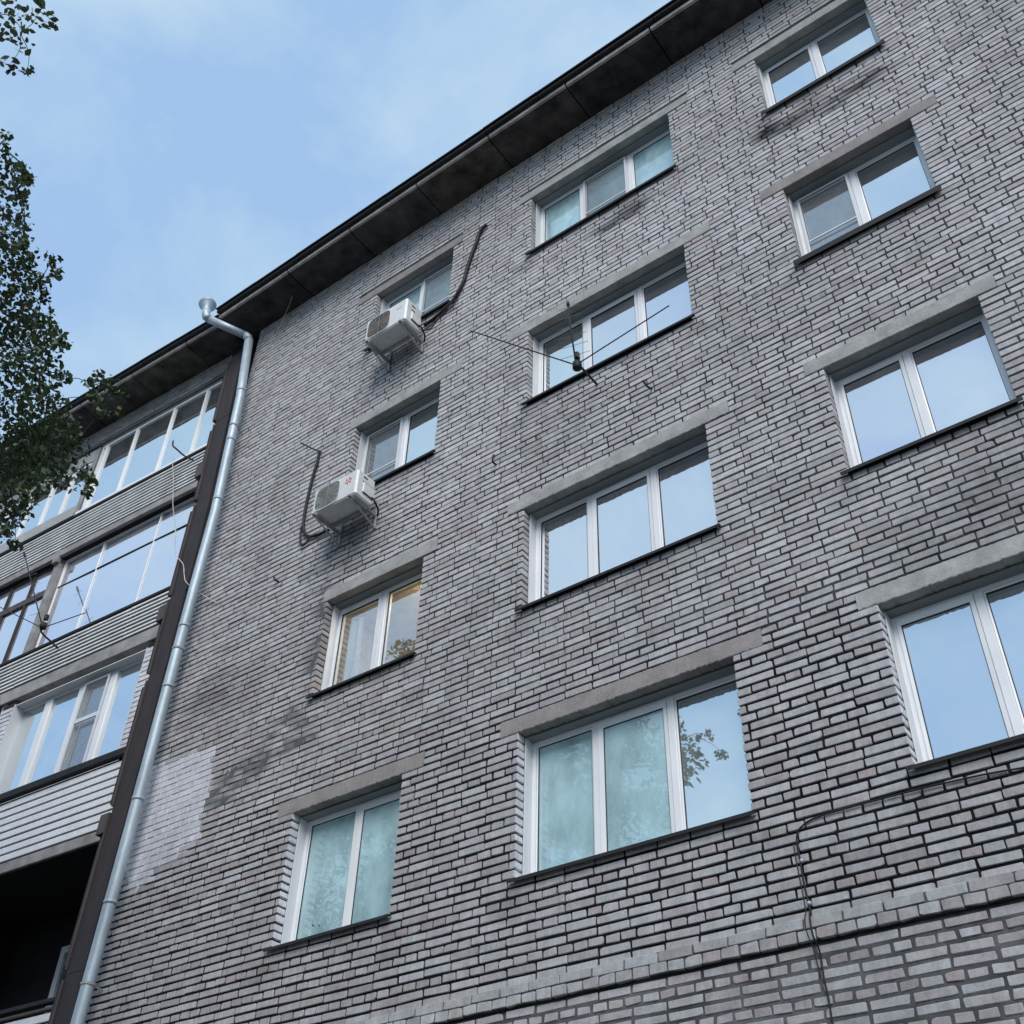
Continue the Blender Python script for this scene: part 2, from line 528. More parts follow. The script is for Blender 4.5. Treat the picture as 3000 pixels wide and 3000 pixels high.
def wall_tint(col, x, z, centre=None):
    """weathering of the wall itself: paint, cement smears, soot"""
    c = np.array(col, dtype=float).reshape(-1, 3)
    x, z = np.atleast_1d(x).astype(float), np.atleast_1d(z).astype(float)
    s = smear(x, z)[:, None]
    c = c * (1 - s * .85) + np.array([.125, .13, .135]) * s * .85
    k = soot(x, z)[:, None]
    c = c * (1 - k) + np.array([.022, .022, .024]) * k
    p = poly_in(x, z, PAINT) if centre is None else np.repeat(poly_in(centre[0], centre[1], PAINT), len(x))
    n = vnoise(x, z, 6, 8)
    c[p] = np.array([.58, .59, .64]) * (0.84 + .22 * n[p][:, None])
    return c

# ------------------------------------------------------------------ bricks
BR_V, BR_F, BR_C = [], [], []          # all bricks, one entry each
PAL = [((.425, .430, .440), 6), ((.395, .398, .408), 5), ((.450, .458, .468), 4), ((.400, .385, .392), 3), ((.365, .350, .355), 1.5), ((.395, .398, .388), 2), ((.335, .335, .34), 1)]
PALH = [((.400, .402, .412), 5), ((.380, .362, .368), 3), ((.345, .330, .334), 2), ((.430, .434, .445), 4), ((.380, .382, .370), 2), ((.385, .345, .345), .7)]
def pick(p):
    return random.choices([q[0] for q in p], [q[1] for q in p])[0]

def brick(x0, x1, z0, z1, yf=0.0, col=(.34, .34, .35), worn=0.0, depth=0.10, jamb=None, T=None, store=None):
    R = random.random
    sx, sz = x1 - x0, z1 - z0
    w = .0025 + .004 * worn
    out = []
    for cx, cz, dx, dz in ((x0, z0, 1, 1), (x1, z0, -1, 1), (x1, z1, -1, -1), (x0, z1, 1, -1)):
        chip = R() < .06 + .12 * worn
        rx = min((.003 + .009 * R() * (0.5 + worn)) * (3.4 if chip else 1), sx * .35)
        rz = min((.003 + .007 * R() * (0.5 + worn)) * (2.2 if chip else 1), sz * .42)
        jx, jz = (R() - .5) * 2 * w, (R() - .5) * 2 * w
        a = (cx + jx, cz + dz * rz + jz)
        m = (cx + dx * rx * (.22 + .15 * R()) + jx, cz + dz * rz * (.22 + .15 * R()) + jz)
        b = (cx + dx * rx + jx, cz + jz)
        out += [a, m, b] if (dx * dz > 0) else [b, m, a]
    # long edges of worn bricks sag a little
    mx, mz = (x0 + x1) / 2, (z0 + z1) / 2
    tilt = (R() - .5) * .012
    yj = yf + (R() - .5) * .006
    ins = .0025 + .002 * R() + .001 * worn
    by = .003 + .002 * R()
    A, B, C = [], [], []
    for x, z in out:
        fx = max(0., 1 - ins / (sx / 2))
        fz = max(0., 1 - ins / (sz / 2))
        A.append((mx + (x - mx) * fx, yj + (x - mx) * tilt, mz + (z - mz) * fz))
        B.append((x, yj + by + (x - mx) * tilt, z))
        C.append((x, yf + depth, z))
    vs = A + B + C
    n = 12
    fs = [tuple(range(n))]
    for k in range(2):
        for i in range(n):
            j = (i + 1) % n
            fs.append((k * n + i, k * n + n + i, k * n + n + j, k * n + j))
    xs, zs = np.array([p[0] for p in vs]), np.array([p[2] for p in vs])
    base = np.array(col)[None, :] * (0.94 + .12 * RNG.random((len(vs), 1)))
    if T is None:
        cols = wall_tint(base, xs, zs, (mx, mz))
    else:
        cols = base
        vs = [tuple(T @ Vector(p)) for p in vs]
    if jamb is not None:
        side = xs > x1 - .02 if jamb > 0 else xs < x0 + .02
        side[:n] = False
        cols[side] = (.64, .65, .69)
    (store if store is not None else (BR_V, BR_F, BR_C))[0].append(np.array(vs))
    (store if store is not None else (BR_V, BR_F, BR_C))[1].append(fs)
    (store if store is not None else (BR_V, BR_F, BR_C))[2].append(cols)

def spans_minus(a, b, cuts):
    out = [(a, b)]
    for c0, c1 in cuts:
        nxt = []
        for s, e in out:
            if c1 <= s or c0 >= e:
                nxt.append((s, e))
            else:
                if c0 - s > .02:
                    nxt.append((s, c0))
                if e - c1 > .02:
                    nxt.append((c1, e))
        out = nxt
    return out

G = group_levels()
LEDGE_LO, LEDGE_HI = 2.835, 3.0
for gi in range(len(G) - 1):
    zl, zh = G[gi], G[gi + 1]
    hgt = (zh - zl) / 3
    drift = (random.random() - .5) * .03
    for k in range(3):
        za, zb_ = zl + hgt * k, zl + hgt * (k + 1)
        zm = (za + zb_) / 2
        if zm > WALL_TOP - .02 or (LEDGE_LO - .05 < zm < LEDGE_HI + .005):
            continue
        header = (k == 0)                      # header course under each pair of stretcher courses
        deep = float(zone_deep(zm, 0.0))
        below = zm < LEDGE_LO
        bed = .0165 + .0045 * deep + (.002 if below else 0)
        jw = .011 + .003 * deep + (.004 if below else 0)
        pitch = PITCH / 2 if header else PITCH
        # stretcher joints line up over the whole wall; headers straddle them
        ph = -2.689 + drift + (PITCH / 4 if header else 0.0) + (random.random() - .5) * .012
        cuts = []
        for (a, b, c, d) in OPEN:
            if c - .01 < zm < d:
                cuts.append((a, b))
        for (a, b, c, d) in LINTEL:
            if c <= zm < d + .01:
                cuts.append((a, b))
        cuts.sort()
        for s, e in spans_minus(WALL_X0, WALL_X1, cuts):
            i0 = math.floor((s - ph) / pitch) - 1
            i1 = math.ceil((e - ph) / pitch) + 1
            edges = [s]
            for i in range(i0, i1 + 1):
                x = ph + i * pitch + (random.random() - .5) * .010
                if s + .055 < x < e - .055:
                    edges.append(x)
            edges.append(e)
            for j in range(len(edges) - 1):
                xa, xb = edges[j], edges[j + 1]
                g0 = jw / 2 * random.uniform(.7, 1.7) if j > 0 else .001
                g1 = jw / 2 * random.uniform(.7, 1.7) if j < len(edges) - 2 else .001
                col = pick(PALH if header else PAL)
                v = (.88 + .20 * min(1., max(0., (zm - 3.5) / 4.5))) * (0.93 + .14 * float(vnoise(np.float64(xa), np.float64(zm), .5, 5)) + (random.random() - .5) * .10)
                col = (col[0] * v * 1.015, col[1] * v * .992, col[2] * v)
                worn = (.4 if below else .05 + .3 * random.random())
                left_jamb = None
                for (a, b, c, d) in OPEN:
                    if abs(xb - a) < .002 and c < zm < d and d < 5.5:
                        left_jamb = 1
                wob = (random.random() - .5) * .0035 + (float(vnoise(np.float64((xa + xb) / 2), np.float64(zm), .9, 12)) - .5) * .012
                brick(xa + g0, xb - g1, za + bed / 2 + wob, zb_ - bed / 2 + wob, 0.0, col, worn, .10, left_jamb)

# projecting string course: a header course below, a weathered stretcher course on top
x = WALL_X0
while x < WALL_X1:
    L = PITCH / 2 + (random.random() - .5) * .01
    brick(x + .008, x + L - .004, LEDGE_LO + .002, LEDGE_LO + .074, -.034 + random.random() * .007, tuple(c * .9 for c in pick(PALH)), .35, .14)
    x += L
x = WALL_X0 + .05
while x < WALL_X1:
    L = PITCH + (random.random() - .5) * .02
    brick(x + .009, x + L - .004, LEDGE_LO + .083, LEDGE_HI - .012, -.030 + random.random() * .008, tuple(c * .85 for c in pick(PAL)), .5, .13)
    x += L

# ------------------------------------------------------------------ ground
S = 400.0
g = obj('ground', [(-S, -S, GROUND_Z), (S, -S, GROUND_Z), (S, S, GROUND_Z), (-S, S, GROUND_Z)], [(0, 1, 2, 3)], M['ground'])
tag(g, kind='structure')

# ------------------------------------------------------------------ the main brick section
BLD = empty('apartment_building', (-4.6, 0.0, GROUND_Z))
tag(BLD, 'grey silicate brick apartment block with white framed windows and dark eave', 'building')

# mortar bed behind the bricks (with the openings left out)
def axis(a, b, step, extra):
    t = list(np.arange(a, b, step)) + [b] + [e for e in extra if a < e < b]
    t = sorted(set(round(q, 4) for q in t))
    keep = [t[0]]
    ex = set(round(e, 4) for e in extra)
    for q in t[1:]:
        if q - keep[-1] < step * .3 and q not in ex and q != t[-1]:
            continue
        keep.append(q)
    return np.array(keep)

ex_x = [q for a, b in COLS for q in (a - .006, b + .006)]
ex_z = [q for i in range(4) for q in (ZB[i] - .0, ZT[i] + .05)]
AX, AZ = axis(WALL_X0, WALL_X1, .055, ex_x), axis(WALL_LOW - .1, WALL_TOP + .02, .055, ex_z)
XX, ZZ = np.meshgrid(AX, AZ)
xf, zf = XX.ravel(), ZZ.ravel()
dp = zone_deep(zf, xf)
yy = .0085 + .0035 * dp + (vnoise(xf, zf, 11, 6) - .5) * .006 + np.clip(vnoise(xf, zf, 5, 13) - .62, 0, 1) * .035
yy = np.where(zf < LEDGE_LO, .0055 + (vnoise(xf, zf, 16, 7) - .5) * .007, yy)
yy = np.where(poly_in(xf, zf, PAINT), .006, yy)
sm = smear(xf, zf)
yy = yy * (1 - sm) + (-.001 + .004 * vnoise(xf, zf, 20, 9)) * sm
mc = np.array([.062, .064, .070])[None] * (1 - dp[:, None]) + np.array([.013, .013, .015])[None] * dp[:, None]
mc = np.where((zf < LEDGE_LO)[:, None], np.array([.10, .101, .104])[None], mc)
mc = mc * (.45 + 1.0 * vnoise(xf, zf, 5, 10))[:, None]
mc = wall_tint(mc, xf, zf)
mv = np.stack([xf, yy, zf], 1)
nx = len(AX)
mf = []
for j in range(len(AZ) - 1):
    zc = (AZ[j] + AZ[j + 1]) / 2
    for i in range(nx - 1):
        xc = (AX[i] + AX[i + 1]) / 2
        if any(a - .006 < xc < b + .006 and c < zc < d + .05 for a, b, c, d in OPEN):
            continue
        mf.append((j * nx + i, j * nx + i + 1, (j + 1) * nx + i + 1, (j + 1) * nx + i))
WALL = obj('wall', mv, mf, M['mortar'], BLD, cols=mc)

# the 300 bricks that show largest are objects of their own, the rest one piece of brickwork
def proj_area(v):
    d = v - np.array(CAM)
    w_ = d @ np.array(fwd)
    if w_.min() < .5:
        return 0, False
    u = d @ np.array(right) / w_
    t = d @ np.array(up) / w_
    lim = 1500 / 3349.2
    inside = (np.abs(u) < lim).all() and (np.abs(t) < lim).all()
    return (u.max() - u.min()) * (t.max() - t.min()), inside

sizes = []
for i, v in enumerate(BR_V):
    A = v[:12]
    ar, ins = proj_area(A)
    sz = (A[:, 0].max() - A[:, 0].min()) * (A[:, 2].max() - A[:, 2].min())
    dist2 = ((A.mean(0) - np.array(CAM)) ** 2).sum()
    sizes.append(sz / dist2 if ins else 0)
order = np.argsort(sizes)[::-1]
single = set(order[:300].tolist())
for i in order[:300]:
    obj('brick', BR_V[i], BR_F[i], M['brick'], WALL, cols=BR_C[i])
rv, rf, rc, base = [], [], [], 0
for i in range(len(BR_V)):
    if i in single:
        continue
    rv.append(BR_V[i])
    rc.append(BR_C[i])
    rf += [tuple(base + q for q in f) for f in BR_F[i]]
    base += len(BR_V[i])
bw = obj('brickwork', np.concatenate(rv), rf, M['brick'], WALL, cols=np.concatenate(rc))
tag(bw, kind='stuff')

lg = MB()
lg.add([(x_, y_, z_) for x_ in (WALL_X0, WALL_X1) for y_, z_ in ((.02, LEDGE_LO - .002), (-.017, LEDGE_LO + .004), (-.015, LEDGE_LO + .082), (-.010, LEDGE_HI - .022), (.012, LEDGE_HI + .012))],
       [(k, 5 + k, 6 + k, k + 1) for k in range(4)])
lg.build('ledge_mortar', M['ledge'], BLD)

# body of the building behind the brick skin
body = MB()
for ci in range(4):                        # piers between the window columns
    xa = WALL_X0 if ci == 0 else COLS[ci - 1][1]
    xb = WALL_X1 if ci == 3 else COLS[ci][0]
    body.box(xa + (.012 if ci else 0), xb - (.012 if ci < 3 else 0), .105, .40, WALL_LOW, WALL_TOP - .01)
for ci, (a, b) in enumerate(COLS):          # spandrels above and below the windows
    zz = [WALL_LOW] + [q for i in range(4) for q in (ZB[i], ZT[i])] + [WALL_TOP - .01]
    for k in range(0, 10, 2):
        lo_, hi_ = zz[k] + (.012 if k else 0), zz[k + 1] - (.012 if k < 8 else 0)
        body.box(a + .013, b - .013, .106, .39, lo_, hi_)
body.build('masonry_core', M['back_brick'], BLD)
low = MB()
low.box(WALL_X0, WALL_X1, .02, .4, GROUND_Z, WALL_LOW - .1)
low.box(WALL_X1, 14, -.005, .4, GROUND_Z, WALL_TOP)
low.box(WALL_X0, 14, 11.6, 12, GROUND_Z, WALL_TOP)
low.box(13.6, 14, .4, 11.6, GROUND_Z, WALL_TOP)
low.build('outer_wall', M['back_brick'], BLD)

# lintels with a ragged lower arris
def lintel(a, b, z0, z1, brown=False, rag=.006):
    n = max(24, int((b - a) / .022))
    vs, fs = [], []
    for i in range(n + 1):
        x = a + (b - a) * i / n
        zz0 = z0 + random.random() ** 2 * rag * 2.2
        zz1 = z1 - random.random() * .006
        yj = -.004 + (random.random() - .5) * .0015
        prof = [(.112, zz0 + .002), (yj + .004, zz0), (yj, zz0 + .005 + random.random() * rag), (yj, (z0 + z1) / 2), (yj + .001, zz1 - .008), (yj + .008, zz1), (.112, zz1)]
        vs += [(x, y, z) for y, z in prof]
    for i in range(n):
        for k in range(6):
            fs.append((i * 7 + k, i * 7 + 7 + k, i * 7 + 8 + k, i * 7 + k + 1))
    fs += [tuple(range(6, -1, -1)), tuple(range(n * 7, n * 7 + 7))]
    return obj('lintel', vs, fs, M['lintel_brown' if brown else 'lintel'], BLD)

for i, (a, b, c, d) in enumerate(LINTEL):
    ci, ri = i // 4, i % 4
    lintel(a, b, c + .002, d, brown=(ri == 0 and ci < 2) or (ri == 3 and ci == 0) or (ri == 2 and ci == 2), rag=.005 if (ci == 1 and ri < 2) or (ri == 0) else .002)

# windows --------------------------------------------------------------
PANES = {0: [(-8.235, -7.655), (-7.49, -6.875)], 1: [(-5.415, -4.86), (-4.69, -4.09), (-3.955, -3.35)], 2: [(-2.0, -1.475), (-1.335, -.735)]}
YF = .205                              # face of the window frames

def window(ci, ri, sashes=(), screens=(), glass='glass', room='room', lip=.03, sill_mat='sill', lining=True):
    a, b = COLS[ci]
    z0, z1 = ZB[ri], ZT[ri]
    panes = PANES[ci]
    fr = MB()
    fr.ring(a + .012, b - .012, z0 + .006, z1 - .008, .042, YF, YF + .065, wb=.05)
    W = fr.build('window', M['pvc'], BLD)
    for k in range(len(panes) - 1):
        mx = (panes[k][1] + panes[k + 1][0]) / 2
        m = MB().box(mx - .034, mx + .034, YF - .004, YF + .064, z0 + .056, z1 - .05, .006)
        m.build('mullion', M['pvc'], W)
    for k, (p0, p1) in enumerate(panes):
        lo_ = a + .054 if k == 0 else (panes[k - 1][1] + p0) / 2 + .034
        hi_ = b - .054 if k == len(panes) - 1 else (p1 + panes[k + 1][0]) / 2 - .034
        zl, zh = z0 + .056, z1 - .05
        s = k in sashes
        wd_ = .058 if s else .016
        gl, gr = max(lo_ + .012, min(p0, lo_ + wd_)), min(hi_ - .012, max(p1, hi_ - wd_))
        gb, gt = zl + wd_, zh - wd_
        yf = YF - .012 if s else YF + .012
        q = MB()
        o_ = [(lo_ + .002, zl + .002), (hi_ - .002, zl + .002), (hi_ - .002, zh - .002), (lo_ + .002, zh - .002)]
        i_ = [(gl, gb), (gr, gb), (gr, gt), (gl, gt)]
        vs = [(x, yf, z) for x, z in o_] + [(x, yf + .004, z) for x, z in i_] + [(x, yf + .06, z) for x, z in o_] + [(x, yf + .06, z) for x, z in i_]
        fs = []
        for i in range(4):
            j = (i + 1) % 4
            fs += [(i, j, 4 + j, 4 + i), (8 + i, 12 + i, 12 + j, 8 + j), (i, 8 + i, 8 + j, j), (4 + i, 4 + j, 12 + j, 12 + i)]
        q.add(vs, fs)
        q.build('sash', M['pvc'], W)
        gk = MB().ring(gl + .0005, gr - .0005, gb + .0005, gt - .0005, .005, yf + .0075, yf + .03)
        gk.build('gasket', M['gasket'], W)
        ty, tx = (random.random() - .5) * .006, (random.random() - .5) * .006
        yg = yf + .016
        P = []
        for x, z in ((gl, gb), (gr, gb), (gr, gt), (gl, gt)):
            dy = ty * ((x - gl) / (gr - gl) - .5) + tx * ((z - gb) / (gt - gb) - .5)
            P.append((x, yg + dy, z))
        P += [(x, y + .006, z) for x, y, z in P]
        obj('pane', P, [(0, 1, 2, 3)], M[glass if isinstance(glass, str) else glass[k]], W)
        if k in screens:
            sr = MB().ring(lo_ + .012, hi_ - .012, zl + .01, zh - .01, .022, YF - .032, YF - .016)
            sr.box(lo_ + .034, hi_ - .034, YF - .030, YF - .018, zl + (zh - zl) * .34, zl + (zh - zl) * .34 + .018)
            so = sr.build('insect_screen', M['lining'], W)
            ys = YF - .024
            obj('mesh', [(lo_ + .03, ys, zl + .03), (hi_ - .03, ys, zl + .03), (hi_ - .03, ys, zh - .03), (lo_ + .03, ys, zh - .03)], [(0, 1, 2, 3)], M['screen'], W)
    if lining:
        for xa, xb in ((a + .001, a + .014), (b - .014, b - .001)):
            MB().box(xa, xb, .104, YF + .03, z0 + .004, z1 - .003).build('reveal_lining', M['lining'], W)
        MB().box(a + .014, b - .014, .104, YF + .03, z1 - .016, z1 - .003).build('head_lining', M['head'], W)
    # sloping metal sill with a turned-down lip
    t = MB()
    s0, s1 = a - .045, b + .045
    prof = [(YF + .005, z0 + .030), (-.05, z0 - .004), (-.052, z0 - .004 - lip), (-.046, z0 - .004 - lip), (-.044, z0 - .010), (YF + .005, z0 + .024)]
    vs = [(x, y, z) for x in (a + .002, b - .002) for y, z in prof]
    n = len(prof)
    fs = [(k, (k + 1) % n, n + (k + 1) % n, n + k) for k in range(n)] + [tuple(range(n - 1, -1, -1)), tuple(range(n, 2 * n))]
    t.add(vs, fs)
    for xa, xb in ((s0, a + .0015), (b - .0015, s1)):
        t.box(xa, xb, -.0505, -.0465, z0 - .004 - lip, z0 - .003)
        t.box(xa, xb, -.0464, -.008, z0 - .009, z0 - .003)
    t.build('sill', M[sill_mat], W)
    # the room behind
    r_ = MB()
    x0, x1, zz0, zz1, y0, y1 = a - .35, b + .35, z0 - .55, z1 + .3, YF + .11, 2.4
    vs = [(x, y, z) for z in (zz0, zz1) for y in (y0, y1) for x in (x0, x1)]
    r_.add(vs, [(0, 1, 3, 2), (4, 6, 7, 5), (2, 3, 7, 6), (0, 2, 6, 4), (1, 5, 7, 3)])
    for q in ((x0, a, zz0, zz1), (b, x1, zz0, zz1), (a, b, zz0, z0), (a, b, z1, zz1)):
        r_.add([(q[0], y0, q[2]), (q[1], y0, q[2]), (q[1], y0, q[3]), (q[0], y0, q[3])], [(0, 1, 2, 3)])
    jm = [(a, z0), (b, z0), (b, z1), (a, z1)]
    r_.add([(x, YF + .05, z) for x, z in jm] + [(x, y0, z) for x, z in jm], [(i, (i + 1) % 4, 4 + (i + 1) % 4, 4 + i) for i in range(4)])
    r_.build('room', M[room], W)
    return W

window(0, 0, sashes=(1,), glass='glass_low')
window(0, 1, sashes=(0,), glass='glass_clear', room='room_warm')
window(0, 2, sashes=(0,), screens=(0,), lip=.035)
window(0, 3, sashes=(1,), screens=(1,), lip=.04, glass='glass_low')
window(1, 0, sashes=(1,), glass=('glass_low', 'glass_low', 'glass_c'))
window(1, 1, sashes=(1,), glass='glass_b')
window(1, 2, sashes=(1,), glass=('glass', 'glass_b', 'glass_b'))
window(1, 3, sashes=(1,), screens=(1,), lip=.04, glass='glass_low')
window(2, 0, sashes=(0,), lip=.03, glass='glass_c')
window(2, 1, sashes=(0,), lip=.035, glass='glass_b')
window(2, 2, sashes=(0,), screens=(0,), lip=.075)
window(2, 3, sashes=(0,), lip=.06)

# eave: soffit panels, pale slab edge, dark roof edge and roof ----------------
def eave(parent, T, xs, y_wall, tag_seed):
    random.seed(tag_seed)
    for i in range(len(xs) - 1):
        a, b = xs[i], xs[i + 1]
        dz = (random.random() - .5) * .012
        MB(T).box(a + .009, b - .009, -.545, y_wall, 14.575 + dz, 14.625 + dz, .004).build('soffit_panel', SOFFIT[(i * 3 + tag_seed) % 5], parent)
        MB(T).box(a + .012, b - .012, -.590, -.548, 14.580 + dz, 14.652 + dz, .004).build('eave_edge', M['fascia'], parent)
    MB(T).box(xs[0], xs[-1], -.594, y_wall, 14.662, 14.68).build('roof_board', M['gap'], parent)
    q = MB(T)
    a, b = xs[0], xs[-1]
    n = int((b - a) / .9)
    for i in range(n):
        x0, x1 = a + (b - a) * i / n, a + (b - a) * (i + 1) / n
        h = (random.random() - .5) * .014
        q.box(x0, x1 - .004, -.655, -.596, 14.650 + h, 14.712 + h, .008)
        q.add([(x0, -.685, 14.705 + h), (x1, -.685, 14.705 + h), (x1, 5.5, 17.0), (x0, 5.5, 17.0), (x0, -.685, 14.727 + h), (x1, -.685, 14.727 + h), (x1, 5.5, 17.02), (x0, 5.5, 17.02)],
              [(0, 3, 2, 1), (4, 5, 6, 7), (0, 1, 5, 4)])
    q.add([(a, 5.5, 17.01), (b, 5.5, 17.01), (b, 11.7, 14.8), (a, 11.7, 14.8)], [(0, 1, 2, 3)])
    q.build('roof', M['roof'], parent)

ex = [-11.42] + [-11.16 + 1.335 * i for i in range(1, 21)]
eave(BLD, None, ex, .12, 3)

# ------------------------------------------------------------------ left wing with loggias
LX, LY, LT = -11.5, 0.10, math.radians(2.8)
TW = Matrix.Translation((LX, LY, 0)) @ Matrix.Rotation(LT, 4, 'Z')
WING = empty('balcony_wing', (LX, LY, GROUND_Z), LT)
tag(WING, 'left wing of the block with glazed balconies behind slatted parapets', 'building')
SE = 7.2                                   # how far the wing is built to the left

def wbox(name, mat, s0, s1, y0, y1, z0, z1, bev=0.0, parent=None):
    return MB(TW).box(-s1, -s0, y0, y1, z0, z1, bev).build(name, M[mat], parent or WING)

# bricks of the wing: strip under the eave, piers beside the lower window
st = ([], [], [])
def wing_bricks(s0, s1, z0, z1, white=False):
    z, k = z0, 0
    while z + .06 < z1:
        x = -s1 - (.07 if k % 2 else 0)
        while x < -s0 - .03:
            L = PITCH
            a, b = max(x, -s1) + .006, min(x + L, -s0) - .006
            if b - a > .03:
                c = (.62, .63, .67) if white else tuple(q * .75 for q in pick(PAL))
                brick(a, b, z + .008, min(z + .074, z1), 0, c, .6, .1, None, TW, st)
            x += L
        z += .078
        k += 1
wing_bricks(.0, SE, 14.17, 14.56)
wing_bricks(.10, .385, 6.98, 8.66, True)
wing_bricks(3.2, 3.5, 6.98, 8.66, True)
WW = wbox('wall', 'mortar', 0, SE, .018, .10, 14.15, 14.57)
wv, wf, wc, base = [], [], [], 0
for v, f, c in zip(*st):
    wv.append(v); wc.append(c)
    wf += [tuple(base + q for q in t) for t in f]
    base += len(v)
tag(obj('brickwork', np.concatenate(wv), wf, M['brick'], WW, cols=np.concatenate(wc)), kind='stuff')
wbox('pier', 'gap', .10, .385, .02, .3, 6.96, 8.7)
wbox('pier', 'gap', 3.2, 3.5, .02, .3, 6.96, 8.7)

# floor slabs and beams
for (z0, z1, m) in ((14.06, 14.15, 'dark_concrete'), (11.52, 11.66, 'concrete'), (8.74, 8.96, 'concrete'), (5.82, 5.965, 'concrete'), (2.9, 3.06, 'concrete')):
    wbox('floor_slab', m, .06, SE, -.012, 1.5, z0, z1, .008)
# loggia rooms
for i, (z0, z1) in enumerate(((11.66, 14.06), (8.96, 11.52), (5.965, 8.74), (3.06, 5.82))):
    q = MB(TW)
    m = 'shaded_room' if i == 3 else 'room'
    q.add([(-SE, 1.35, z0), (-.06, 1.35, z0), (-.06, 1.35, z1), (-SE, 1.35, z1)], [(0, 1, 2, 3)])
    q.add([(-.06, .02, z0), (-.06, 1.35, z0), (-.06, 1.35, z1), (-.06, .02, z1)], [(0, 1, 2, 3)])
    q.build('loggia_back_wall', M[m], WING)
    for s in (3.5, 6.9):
        wbox('party_wall', 'shaded_room' if i == 3 else 'concrete', s - .06, s + .06, .03, 1.34, z0 + .002, z1 - .002)
wbox('ceiling', 'shaded_room', .07, 3.43, .02, 1.34, 5.806, 5.818)
wbox('ceiling', 'shaded_room', .07, SE, .05, 1.34, 11.506, 11.518)
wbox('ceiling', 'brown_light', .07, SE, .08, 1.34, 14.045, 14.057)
# balcony door frame inside the dark loggia
q = MB(TW).ring(-2.3, -1.25, 3.2, 5.35, .09, 1.29, 1.345)
q.box(-1.82, -1.74, 1.29, 1.345, 3.29, 5.26)
bd = q.build('balcony_door', M['lining'], WING)
MB(TW).box(-2.2, -1.83, 1.31, 1.32, 3.3, 5.25).build('pane', M['glass_clear'], bd)
MB(TW).box(-1.73, -1.35, 1.31, 1.32, 3.3, 5.25).build('pane', M['glass_clear'], bd)

# slatted parapets
def parapet(z0, z1, pitch_, hgt, sheets, mat, name='parapet', tilt=.006):
    P = wbox(name, 'gap', .16, SE, .0115, .05, z0, z1)
    n = int(round((z1 - z0) / pitch_))
    for k in range(n):
        zc = z0 + (k + .5) * (z1 - z0) / n
        for a, b in zip(sheets[:-1], sheets[1:]):
            h = hgt / 2
            dz = (random.random() - .5) * .006
            vs = []
            for x in (-b + .006, -a - .006):
                vs += [(x, .011, zc - h + dz), (x, -.006, zc - h + dz), (x, -.010, zc - h + .005 + dz), (x, -.010 + tilt, zc + h - .005 + dz), (x, -.004 + tilt, zc + h + dz), (x, .011, zc + h + dz)]
            fs = [(i, (i + 1) % 6, 6 + (i + 1) % 6, 6 + i) for i in range(6)] + [(5, 4, 3, 2, 1, 0), (6, 7, 8, 9, 10, 11)]
            qq = MB(TW)
            qq.add(vs, fs)
            qq.build('slat', M[mat], P)
    return P
parapet(11.68, 12.34, .0735, .040, [.16, 1.02, 2.15, 3.41, 4.6, 5.8, SE], 'slat')
parapet(8.985, 9.56, .072, .039, [.16, 1.02, 2.15, 3.41, 4.6, 5.8, SE], 'slat')
parapet(5.985, 6.90, .1145, .098, [.14, SE], 'board', tilt=.008)
parapet(3.08, 3.88, .115, .092, [.14, SE], 'board', tilt=.008)
wbox('rail', 'sill', .12, SE, -.03, .05, 3.97, 4.02, .006)
wbox('rail', 'brown_light', .12, SE, -.02, .04, 3.895, 3.93, .006)
wbox('parapet_cap', 'gap', .16, SE, -.016, .05, 12.35, 12.40)
wbox('parapet_cap', 'gap', .16, SE, -.016, .05, 9.57, 9.615)
wbox('sill_board', 'grey_board', 3.46, SE, -.035, .04, 12.39, 12.62, .004)
wbox('sill_board', 'pvc', .16, 3.44, -.01, .05, 12.405, 12.47, .004)
wbox('sill', 'sill', .16, SE, -.06, .02, 6.93, 7.05, .015)

# glazing of the top loggia
def glazing(name, s_list, z0, z1, y, frame, glass, fw=.04, transom=None, top=.05, mull=.035):
    s0, s1 = s_list[0], s_list[-1]
    Gf = MB(TW).ring(-s1, -s0, z0, z1, fw, y, y + .05, wt=top).build(name, M[frame], WING)
    for s in s_list[1:-1]:
        MB(TW).box(-s - mull / 2, -s + mull / 2, y - (.012 if mull > .02 else .002), y + (.045 if mull > .02 else .03), z0 + fw, z1 - top, .004).build('mullion', M[frame], Gf)
    if transom:
        MB(TW).box(-s1 + fw, -s0 - fw, y + .004, y + .04, transom - (.006 if frame == 'pvc' else .012), transom + (.006 if frame == 'pvc' else .012)).build('transom', M['gasket' if frame == 'pvc' else frame], Gf)
    zs = [z0 + fw] + ([transom] if transom else []) + [z1 - top]
    for a, b in zip(s_list[:-1], s_list[1:]):
        for c, d in zip(zs[:-1], zs[1:]):
            t1, t2 = (random.random() - .5) * .008, (random.random() - .5) * .006
            vs = [(-b + .012, y + .02 + t1, c + .004), (-a - .012, y + .02 - t1, c + .004), (-a - .012, y + .02 - t1 + t2, d - .004), (-b + .012, y + .02 + t1 + t2, d - .004)]
            qq = MB(TW)
            qq.add(vs, [(0, 1, 2, 3)])
            qq.build('pane', M[glass], Gf)
    return Gf
glazing('glazing', [.17, .77, 1.56, 2.49, 3.27, 3.40], 12.45, 14.05, .045, 'pvc', 'glass', .03, top=.055, mull=.045)
glazing('glazing', [3.56, 4.05, 4.6, 5.2, 5.9, SE], 12.50, 13.75, .045, 'pvc', 'glass', .04, mull=.06)
wbox('fascia_board', 'grey_board', 3.45, SE, .03, .08, 13.76, 14.05)
wbox('awning_trim', 'grey_board', .16, 3.42, .02, .07, 14.055, 14.058)
glazing('glazing', [.18, 1.16, 2.47, 3.42], 9.60, 11.50, .12, 'pvc', 'glass_blue', .012, transom=10.95, top=.012, mull=.016)
